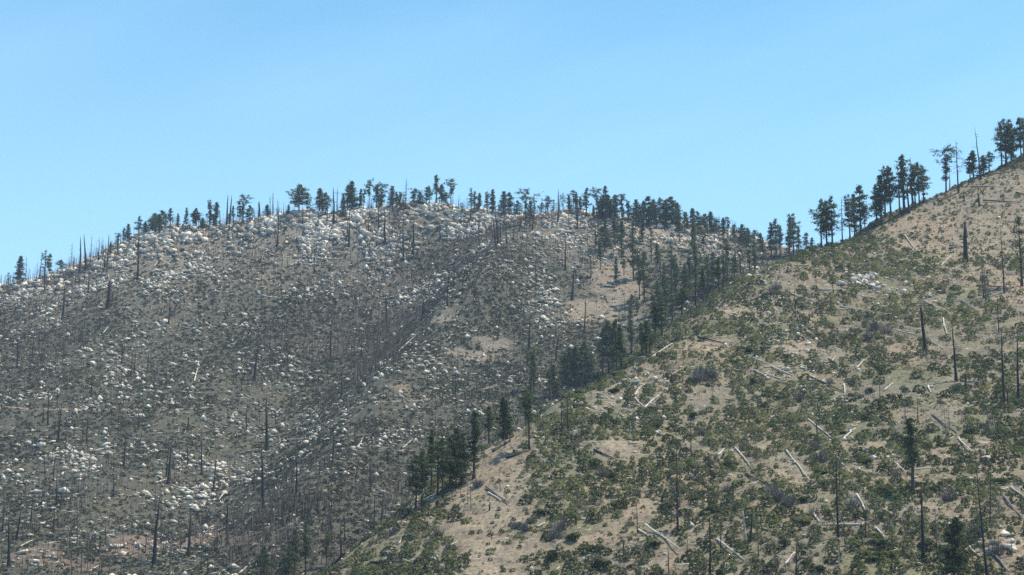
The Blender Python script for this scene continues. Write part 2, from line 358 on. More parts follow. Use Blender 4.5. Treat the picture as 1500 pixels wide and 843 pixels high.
gme = mesh_np('ground', np.c_[gx_.ravel(), gy_.ravel(), gz.ravel()], quads, M['soil'], None, True, np.c_[col.reshape(-1, 3), np.ones(col.shape[0] * col.shape[1])])
ground = link('ground', gme); ground['kind'] = 'structure'

def path_strip(name, pts, width, dmin=FAR):
    P = np.array([ground_at(px, py, dmin)[:2] for px, py in pts])
    t = np.r_[0, np.cumsum(np.linalg.norm(np.diff(P, axis=0), axis=1))]
    q = np.linspace(0, t[-1], int(t[-1] / 2.5)); Q = np.c_[np.interp(q, t, P[:, 0]), np.interp(q, t, P[:, 1])]
    k = np.ones(9) / 9; Q = np.c_[np.convolve(np.pad(Q[:, 0], 4, 'edge'), k, 'valid'), np.convolve(np.pad(Q[:, 1], 4, 'edge'), k, 'valid')]
    d = np.gradient(Q, axis=0); d /= np.linalg.norm(d, axis=1)[:, None]; nn = np.c_[-d[:, 1], d[:, 0]]
    wv = width * (1 + .35 * fbm(Q[:, 0], Q[:, 1], 9, 5, 2))
    rows = []
    for s in (-1, -.33, .33, 1):
        e = Q + nn * (wv * s * .5)[:, None]; rows.append(np.c_[e, height(e[:, 0], e[:, 1]) + .05])
    V = np.stack(rows, 1).reshape(-1, 3); m = len(Q); T = []
    for i in range(m - 1):
        for j in range(3): a = i * 4 + j; T.append((a, a + 1, a + 5, a + 4))
    c = np.tile([.27, .225, .178, 1], (len(V), 1))
    o = link(name, mesh_np(name, V, np.array(T), M['soil'], None, True, c)); o['kind'] = 'structure'
    o['label'] = 'narrow pale trail cut across the burned mountainside'
path_strip('path', [(432, 590), (500, 596), (560, 594), (620, 586), (680, 576), (735, 562)], 2.2)
path_strip('path', [(2, 596), (60, 599), (130, 603), (200, 600), (260, 602), (335, 596)], 1.8)

# ------------------------------------------------------------------ builders of one thing of each kind (unit: metres, base at the origin)
def wobbly(r, H, bend=.02, m=9, lean=0.0):
    z = np.linspace(0, 1, m); a = r.uniform(0, 6.28)
    off = np.cumsum(r.normal(0, bend, (m, 2)), axis=0) * .5
    P = np.c_[off * H * .25, z * H]; P[:, 0] += math.cos(a) * lean * z * H; P[:, 1] += math.sin(a) * lean * z * H
    P[:, :2] -= P[0, :2]
    P = np.vstack([[P[0, 0], P[0, 1], -1.2], P]); return P
def trunk_r(P, r0, r1, flare=1.35):
    z = np.clip(P[:, 2] / P[-1, 2], 0, 1); R = r0 * (1 - z) + r1 * z; R[0] = r0 * flare; R[1] = r0 * flare * .97; return R
PINES = {}
def pine(name, seed, H=18.0, base=.25, wid=.17, prof='cone', nb=70, tufts=6, droop=.1, gap=.2, leaf=.225, needles=True, bare_low=.5, r0=.32, top_bare=0.0, bend=.02, twin=False):
    """a conifer: tapered trunk with limbs, and a crown of needle tufts along the limbs"""
    r = np.random.default_rng(seed)
    tb, cb = MB(), MB()
    P = wobbly(r, H, bend); tb.tube(P, trunk_r(P, r0, .04), 7, .45)
    stems = [P]
    if twin:
        k = 5; Q = P[k:].copy(); Q[:, 0] += np.linspace(0, 1.6, len(Q)) ** .7; Q[:, 2] -= .6
        tb.tube(Q, np.linspace(.18, .04, len(Q)), 5, .45); stems.append(Q)
    clump_az = r.uniform(0, 6.28, 9); wj = r.uniform(.1, .9, 40); leaves, outs, tints = [], [], []
    for b in range(nb):
        S = stems[b % len(stems)]
        nw = max(8, nb // 4); wh = int(b * nw / nb)                       # limbs leave the trunk in whorls
        t = base + (1 - base) * ((wh + wj[wh % 40]) / nw) * (.985 - top_bare) + r.normal(0, .006)
        u = (t - base) / (1 - base)
        z = t * H; x0 = np.interp(z, S[1:, 2], S[1:, 0]); y0 = np.interp(z, S[1:, 2], S[1:, 1])
        if prof == 'cone': L = (1 - u) ** .85 * .95 + .08
        elif prof == 'round': L = math.sqrt(max(0, 1 - (abs(u - .38) / .64) ** 2.2)) * .95 + .08
        elif prof == 'flatx': L = .25 + .8 * u ** .7 if u < .93 else .75
        elif prof == 'slim': L = (.85 - .6 * u)
        elif prof == 'umbrella': L = (.2 + .25 * r.uniform()) if u < .55 else .55 + .45 * math.sin((u - .55) / .45 * 2.6)
        else: L = .55 + .5 * math.sin(3.1 * u) ** .8 - .25 * u
        if prof in ('round', 'x', 'slim'): L *= min(1.0, .12 + (1 - u) * 3.2)
        az = r.uniform(0, 6.28)
        cl = .5 + .5 * np.sin(az * 2 + u * 11 + clump_az[0]) * np.sin(az + u * 7 + clump_az[1])
        if r.uniform() < gap * 1.2 * cl: L *= r.uniform(.25, .6)
        L *= wid * H * r.uniform(.65, 1.15)
        dz = L * (r.uniform(-.05, .35) * (u + .2) - droop)
        m = 5; s = np.linspace(0, 1, m); sag = -droop * .7 * L * s ** 2
        B = np.c_[x0 + math.cos(az) * L * s, y0 + math.sin(az) * L * s, z + dz * s + sag + .12 * L * s ** 3]
        tb.tube(B, np.linspace(.055 + .02 * (1 - u), .014, m), 3, .5 if needles else .75, False)
        if not needles:
            for q in range(3):
                s0 = r.uniform(.3, .95); p0 = np.array([np.interp(s0, s, B[:, k]) for k in range(3)])
                d = np.array([math.cos(az + r.normal(0, .8)), math.sin(az + r.normal(0, .8)), r.uniform(-.6, .2)]) * L * .3
                tb.tube([p0, p0 + d * .5, p0 + d + [0, 0, -.1]], [.025, .02, .01], 3, .8, False)
        dens = int(tufts * 1.1) if needles else 0
        if u < bare_low * .3 and r.uniform() < .6: dens = dens // 3
        nt = max(0, int(dens * (.5 + L / (wid * H))))
        for q in range(nt):
            s0 = r.uniform(.28, 1.04); p0 = np.array([np.interp(min(s0, 1), s, B[:, k]) for k in range(3)])
            wd = .13 * L + .12
            p0 = p0 + r.normal(0, 1, 3) * [wd, wd, .34] * .7
            k = 6
            pts = p0 + r.normal(0, .27, (k, 3)) * [1, 1, .8]
            leaves.append(pts); o = pts - [x0, y0, z - .3 * L]; outs.append(o / (np.linalg.norm(o, axis=1)[:, None] + 1e-6) + [0, 0, .4])
            tints.append(np.full(k, np.clip(.45 + .25 * r.normal() * .6 + .18 * (s0 - .6), 0, 1)))
    tm = tb.mesh(name + '_trunk', M['bark'] if needles else M['char'])
    cmsh = None
    if leaves:
        pts = np.vstack(leaves); V, T = leaf_tris(r, pts, leaf, np.vstack(outs), .9, 1.25)
        cmsh = mesh_np(name + '_crown', V, T, M['needle'], np.concatenate(tints))
    return tm, cmsh, H
def reg(kind, *specs):
    PINES[kind] = [pine(kind, 100 + 17 * i + len(kind) * 7, **s) for i, s in enumerate(specs)]
reg('cone', dict(base=.12, wid=.17, nb=95, tufts=8, gap=.3), dict(base=.08, wid=.20, nb=90, tufts=8, gap=.45), dict(base=.2, wid=.155, nb=80, tufts=8, gap=.35, top_bare=.05))
reg('ragged', dict(base=.28, wid=.19, prof='x', nb=46, tufts=9, gap=.8, bend=.03), dict(base=.35, wid=.20, prof='x', nb=40, tufts=9, gap=.9, bend=.035), dict(base=.22, wid=.17, prof='x', nb=52, tufts=8, gap=.8), dict(base=.3, wid=.16, prof='x', nb=44, tufts=9, gap=.7, twin=True))
reg('umbrella', dict(base=.38, wid=.23, prof='umbrella', nb=36, tufts=10, gap=.5, bend=.035), dict(base=.45, wid=.20, prof='umbrella', nb=32, tufts=9, gap=.6, bend=.04), dict(base=.3, wid=.26, prof='umbrella', nb=44, tufts=9, gap=.6, droop=.2))
reg('round', dict(base=.06, wid=.30, prof='round', nb=110, tufts=8, gap=.4, droop=.15, leaf=.28), dict(base=.18, wid=.34, prof='round', nb=100, tufts=8, gap=.5, droop=.2, leaf=.28), dict(base=.3, wid=.28, prof='round', nb=80, tufts=8, gap=.6, leaf=.27))
reg('slim', dict(base=.15, wid=.10, prof='slim', nb=70, tufts=7, gap=.4), dict(base=.25, wid=.12, prof='slim', nb=60, tufts=7, gap=.5), dict(base=.4, wid=.13, prof='slim', nb=48, tufts=7, gap=.5))
reg('sparse', dict(base=.3, wid=.17, prof='x', nb=44, tufts=3, gap=.9, bend=.03), dict(base=.4, wid=.16, prof='x', nb=38, tufts=3, gap=.9), dict(base=.25, wid=.2, prof='umbrella', nb=42, tufts=3, gap=.8, droop=.2))
reg('bare', dict(base=.3, wid=.17, prof='cone', nb=46, droop=.35, needles=False, r0=.26), dict(base=.4, wid=.19, prof='x', nb=40, droop=.3, needles=False, r0=.24), dict(base=.2, wid=.21, prof='cone', nb=60, droop=.3, needles=False, r0=.26))
PINE_LOOK = {'cone': ['dense cone-shaped pine', 'low-skirted cone-shaped pine', 'cone-shaped pine with spindly tip'],
             'ragged': ['ragged open-crowned pine', 'high-crowned ragged pine', 'low-branching ragged pine', 'twin-topped ragged pine'],
             'umbrella': ['flat-topped pine with bare lower trunk', 'flat-topped pine on long bare trunk', 'wide drooping flat-topped pine'],
             'round': ['bushy round-crowned pine', 'broad round-crowned pine', 'round-crowned pine with bare lower trunk'],
             'slim': ['slim narrow pine', 'slim pine with short bare base', 'slim pine with half-bare trunk'],
             'sparse': ['thinly foliaged half-burned pine', 'half-burned pine with high thin crown', 'half-burned pine with flat sparse top'],
             'bare': ['leafless dead pine with drooping grey branches', 'leafless dead pine with long bare trunk', 'leafless dead pine with wide bare limbs']}

SNAGS = {}
def snag(seed, H=10.0, r0=.2, r1=.07, stubs=6, ln=.7, bend=.02, lean=.03, spike=True, mat='char'):
    r = np.random.default_rng(seed); tb = MB(); bb = MB() if stubs >= 16 else tb
    P = wobbly(r, H, bend, 8, lean); tb.tube(P, trunk_r(P, r0, r1, 1.4), 6, .35)
    if spike:
        e = P[-1]; tb.tube([e - [0, 0, .1], e + [r.normal(0, .05), r.normal(0, .05), .5], e + [.05, 0, 1.0]], [r1 * .9, r1 * .5, .01], 4, .5)
    for i in range(stubs):
        t = r.uniform(.25, .97); z = t * H; az = r.uniform(0, 6.28); L = ln * r.uniform(.4, 1.6) * (1.15 - .6 * t)
        p0 = np.array([np.interp(z, P[1:, 2], P[1:, 0]), np.interp(z, P[1:, 2], P[1:, 1]), z])
        d = np.array([math.cos(az), math.sin(az), r.uniform(-.35, .35)]) * L
        bb.tube([p0, p0 + d * .55, p0 + d + [0, 0, r.uniform(-.25, .1) * L]], [.045, .032, .012], 3, .45, False)
    return tb.mesh('snag_trunk', M[mat]), bb.mesh('snag_branches', M['deadtwig']) if stubs >= 16 else None, H
SNAGS['pole'] = [snag(300 + i, H=10, r0=.19 + .03 * i, stubs=5, ln=.6, lean=.02 * i) for i in range(4)]
SNAGS['branchy'] = [snag(320 + i, H=11, r0=.18, r1=.05, stubs=26, ln=1.5, lean=.02) for i in range(3)]
SNAGS['broken'] = [snag(340 + i, H=6, r0=.28, r1=.17, stubs=3, ln=.5, lean=.05, spike=bool(i % 2)) for i in range(3)]
SNAGS['thin'] = [snag(360 + i, H=9, r0=.11, r1=.03, stubs=7, ln=.6, lean=.04, bend=.03) for i in range(3)]
SNAGS['grey'] = [snag(380 + i, H=9, r0=.13, r1=.035, stubs=20, ln=1.1, lean=.03, mat='deadtwig') for i in range(3)]
SNAGS['bleachedpole'] = [snag(390 + i, H=6, r0=.22, r1=.08, stubs=2, ln=.5, lean=.08, mat='bleached') for i in range(2)]
SNAG_LOOK = {'pole': 'straight charred pole of a burned tree', 'branchy': 'charred dead tree with short bare branches', 'broken': 'thick black stump with broken top', 'thin': 'thin leaning burned trunk',
             'grey': 'spindly grey dead tree', 'bleachedpole': 'bleached pale broken stump'}

def log_mesh(seed, mat, L=10.0, r0=.24):
    r = np.random.default_rng(seed); tb, bb = MB(), MB(); m = 9
    x = np.linspace(-.5, .5, m) * L; bow = np.cumsum(r.normal(0, .05, m)); bow -= np.linspace(bow[0], bow[-1], m)
    P = np.c_[x, bow * 1.6, np.abs(r.normal(0, .03, m)) + r0 * .55]
    R = np.linspace(r0, r0 * .45, m) * r.uniform(.9, 1.1, m)
    P = np.vstack([P[0] - [.02, 0, 0], P]); R = np.r_[.01, R]
    tb.tube(P, R, 7, .6)
    for i in range(4):
        t = r.uniform(.2, .95); p0 = np.array([np.interp(t, np.linspace(0, 1, len(P)), P[:, k]) for k in range(3)]); d = np.array([r.uniform(.1, .5), r.choice([-1, 1]) * r.uniform(.3, .8), r.uniform(.2, .9)]) * r.uniform(.4, 1.1)
        tb.tube([p0, p0 + d * .6, p0 + d], [.06, .045, .02], 3, .5, False)
    return tb.mesh('fallen_log', M[mat])
LOGS = {'bleached': [log_mesh(500 + i, 'bleached') for i in range(4)], 'char': [log_mesh(520 + i, 'char', r0=.28) for i in range(3)], 'greylog': [log_mesh(540 + i, 'deadtwig', r0=.26) for i in range(2)]}
LOG_LOOK = {'bleached': 'bleached pale fallen log', 'char': 'charred black fallen log', 'greylog': 'weathered grey fallen log'}

def ico(sub=1):
    import bmesh
    bm = bmesh.new(); bmesh.ops.create_icosphere(bm, subdivisions=sub, radius=1.0)
    V = np.array([v.co[:] for v in bm.verts]); T = np.array([[v.index for v in f.verts] for f in bm.faces]); bm.free(); return V, T
ICO1, ICO2 = ico(1), ico(2)
def hull_rock(seed, n=13):
    """an angular block: the hull of a few scattered corners"""
    import bmesh
    r = np.random.default_rng(seed); d = rand_dirs(r, n) * r.uniform(.75, 1.1, (n, 1)) * [r.uniform(1.1, 1.7), r.uniform(.8, 1.2), r.uniform(.6, 1.0)]
    bm = bmesh.new()
    for p in d: bm.verts.new(p)
    res = bmesh.ops.convex_hull(bm, input=bm.verts)
    bmesh.ops.delete(bm, geom=[v for v in bm.verts if not v.link_faces], context='VERTS')
    bmesh.ops.triangulate(bm, faces=bm.faces); bm.verts.index_update(); bm.verts.ensure_lookup_table()
    V = np.array([v.co[:] for v in bm.verts]); T = np.array([[v.index for v in f.verts] for f in bm.faces]); bm.free(); return V, T
ROCKS = []
for i in range(12):
    V_, T_ = hull_rock(600 + i, 11 + i % 5)
    ROCKS.append(mesh_np('boulder', V_, T_, M['rock'] if i % 4 else M['greyrock'], np.random.default_rng(i).uniform(.35, .75, len(T_))))

SHRUBS = {}
def shrub(seed, mat, rad=1.0, hgt=.9, n=300, leaf=.2, tall=0, light=.5):
    r = np.random.default_rng(seed); tb = MB()
    lobes = np.c_[r.normal(0, .42, (6, 2)) * rad, r.uniform(.35, .75, 6) * hgt]; lr = r.uniform(.4, .62, 6) * rad
    pts, outs, ti = [], [], []
    for c, q in zip(lobes, lr):
        k = n // 6; d = rand_dirs(r, k); d[:, 2] = np.abs(d[:, 2]) * 1.0 - .25
        p = c + d * q * r.uniform(.6, 1.08, (k, 1)) * [1, 1, .8 * hgt / rad]; p[:, 2] = np.maximum(p[:, 2], .05)
        pts.append(p); outs.append(d + [0, 0, .3]); ti.append(np.full(k, light + r.normal(0, .13)) + r.normal(0, .06, k))
        e = c * [.9, .9, .8]; tb.tube([[0, 0, -.35], e * .5 + [0, 0, .0], e], [.05, .035, .015], 3, .4, False)
    V, T = leaf_tris(r, np.vstack(pts), leaf, np.vstack(outs), 2.0, 1.1)
    return tb.mesh('shrub_stems', M['bark']), mesh_np('shrub_foliage', V, T, M[mat], np.clip(np.concatenate(ti), 0, 1))
SHRUBS['round'] = [shrub(700 + i, 'shrub', light=.42) for i in range(4)]
SHRUBS['dark'] = [shrub(720 + i, 'shrub', hgt=1.15, light=.2) for i in range(3)]
SHRUBS['spread'] = [shrub(740 + i, 'shrub', rad=1.25, hgt=.65, light=.62) for i in range(3)]
SHRUB_LOOK = {'round': 'rounded green shrub', 'dark': 'tall dark-green shrub', 'spread': 'low spreading olive-green shrub'}
def dead_brush(seed, n=95):
    r = np.random.default_rng(seed); tb, bb = MB(), MB()
    for i in range(n):
        az = r.uniform(0, 6.28); sp = r.uniform(.05, .6); h = r.uniform(.8, 2.3) * (1 - .5 * sp); d = np.array([math.cos(az) * sp * 1.6, math.sin(az) * sp * 1.6, h])
        b0 = np.array([math.cos(az), math.sin(az), 0]) * r.uniform(0, .35) + [0, 0, -.3]
        (tb if i < 12 else bb).tube([b0, b0 + d * .55 + r.normal(0, .08, 3), b0 + d + r.normal(0, .12, 3)], [.045 if i < 12 else .034, .032, .016], 3, r.uniform(.2, .8), False)
    return tb.mesh('brush_stems', M['deadtwig']), bb.mesh('brush_twigs', M['deadtwig'])
BRUSH = [dead_brush(800 + i) for i in range(4)]

# ------------------------------------------------------------------ placing things on the ground
THINGS = []      # (object, kind word, look, category, x, y, height, plural)
COUNT = {}
def pick(L, key):
    COUNT[key] = COUNT.get(key, -1) + 1; return L[COUNT[key] % len(L)]
def root_at(name, x, y, z, rz, sc):
    o = bpy.data.objects.new(name, None); C.objects.link(o); o.empty_display_size = .5
    o.location = (x, y, z); o.rotation_euler = (0, 0, rz); o.scale = sc; return o
def depth_of(x, y, z): return y * math.cos(PITCH) + z * math.sin(PITCH)
def place_tree(px, top, base, kind, wf=1.0, dmin=0, look=None):
    x, y, z = ground_at(px, base, dmin)
    tm, cmsh, H = pick(PINES[kind], kind); vi = COUNT[kind] % len(PINES[kind]); h = max((base - top) / F_PX * depth_of(x, y, z), 3.0)
    s = h / H; sw = s * wf * min(1.3, max(1.0, 14.0 / h)) * 1.15
    o = root_at('pine_tree' if kind != 'bare' else 'dead_pine_tree', x, y, z - .15, rng.uniform(0, 6.28), (sw, sw, s))
    link('trunk', tm, o)
    if cmsh: link('crown', cmsh, o)
    THINGS.append(dict(o=o, look=look or PINE_LOOK[kind][vi], cat='tree', x=x, y=y, h=h, plural='dead pines' if kind == 'bare' else 'living pines', fixed=bool(look), t='tree'))
def place_snag(px, top, base, kind, dmin=0, look=None, wf=1.0, xyz=None, h=None):
    x, y, z = xyz or ground_at(px, base, dmin)
    tm, bmsh, H = pick(SNAGS[kind], kind); h = h or max((base - top) / F_PX * depth_of(x, y, z), 1.2)
    s = h / H; sw = max(s, .75) * wf * (1.5 if y > 640 else .95)
    o = root_at('burned_snag' if kind not in ('broken', 'bleachedpole') else 'tree_stump', x, y, z - .1, rng.uniform(0, 6.28), (sw, sw, s))
    o.rotation_euler = (rng.normal(0, .025), rng.normal(0, .025), rng.uniform(0, 6.28))
    link('trunk', tm, o)
    if bmsh: link('bare_branches', bmsh, o)['kind'] = 'stuff'      # too fine to tell apart
    THINGS.append(dict(o=o, look=look or SNAG_LOOK[kind], cat='snag' if kind not in ('broken', 'bleachedpole') else 'stump', x=x, y=y, h=h, plural='burned trunks', fixed=bool(look), t='snag'))
def place_log(p, q, kind, thick=1.0, dmin=0, look=None):
    A = np.array(ground_at(*p, dmin)); B = np.array(ground_at(*q, dmin))
    if abs(A[1] - B[1]) > 40: B[1] = A[1] + math.copysign(18, B[1] - A[1]); B[2] = height(B[0], B[1])
    log_world(A, B, kind, thick, look)
LOG_SEG = []
def away_from_logs(x, y):
    """0 on the ground that a fallen log lies on, 1 elsewhere"""
    m = np.ones(len(x))
    for A, B in LOG_SEG:
        q = np.flatnonzero((np.abs(x - (A[0] + B[0]) / 2) < 14) & (np.abs(y - (A[1] + B[1]) / 2) < 14))
        u = B[:2] - A[:2]; t = np.clip(((x[q] - A[0]) * u[0] + (y[q] - A[1]) * u[1]) / (u @ u), 0, 1)
        m[q] *= np.hypot(x[q] - A[0] - t * u[0], y[q] - A[1] - t * u[1]) > 1.7
    return m
def log_world(A, B, kind, thick=1.0, look=None):
    LOG_SEG.append((A, B))
    d = Vector(B - A); Lm = d.length; c = (A + B) / 2; c[2] = max(c[2], height(c[0], c[1])) + .12
    tm = pick(LOGS[kind], 'log' + kind)
    xa = d.normalized(); ya = Vector((0, 0, 1)).cross(xa).normalized(); za = xa.cross(ya)
    o = link('fallen_log', tm)
    o.matrix_world = Matrix.Translation(Vector(c) - za * .03) @ Matrix((xa, ya, za)).transposed().to_4x4() @ Matrix.Diagonal((Lm / 10, thick, thick, 1))
    THINGS.append(dict(o=o, look=look or LOG_LOOK[kind], cat='log', x=c[0], y=c[1], h=Lm, plural='fallen logs', fixed=bool(look), t='log'))
def place_rock(x, y, s, look=None, idx=None):
    z = float(height(x, y)); i = idx if idx is not None else int(rng.integers(0, 12))
    o = link('boulder', ROCKS[i]); o.location = (x, y, z + s * .22); o.scale = (s, s, s); o.rotation_euler = (rng.normal(0, .25), rng.normal(0, .25), rng.uniform(0, 6.28))
    THINGS.append(dict(o=o, look=look or ('pale granite boulder' if i % 4 else 'grey granite boulder'), cat='boulder', x=x, y=y, h=s * 1.4, plural='boulders', fixed=bool(look), t='rock'))
def place_shrub(x, y, s, kind, look=None):
    z = float(height(x, y)); st, fo = pick(SHRUBS[kind], 'sh' + kind)
    o = root_at('shrub', x, y, z, rng.uniform(0, 6.28), (s, s, s * rng.uniform(.85, 1.2))); link('stem', st, o); link('foliage', fo, o)
    THINGS.append(dict(o=o, look=look or SHRUB_LOOK[kind], cat='shrub', x=x, y=y, h=s * 1.1, plural='green shrubs', fixed=bool(look), t='shrub'))
def place_brush(x, y, s):
    z = float(height(x, y)); st, tw = pick(BRUSH, 'brush')
    o = root_at('dead_bush', x, y, z, rng.uniform(0, 6.28), (s * 1.2, s * 1.2, s)); link('stem', st, o); link('twig_mass', tw, o)['kind'] = 'stuff'
    THINGS.append(dict(o=o, look='leafless grey bush of burned twigs', cat='bush', x=x, y=y, h=s * 2, plural='dead grey bushes', fixed=False, t='brush'))

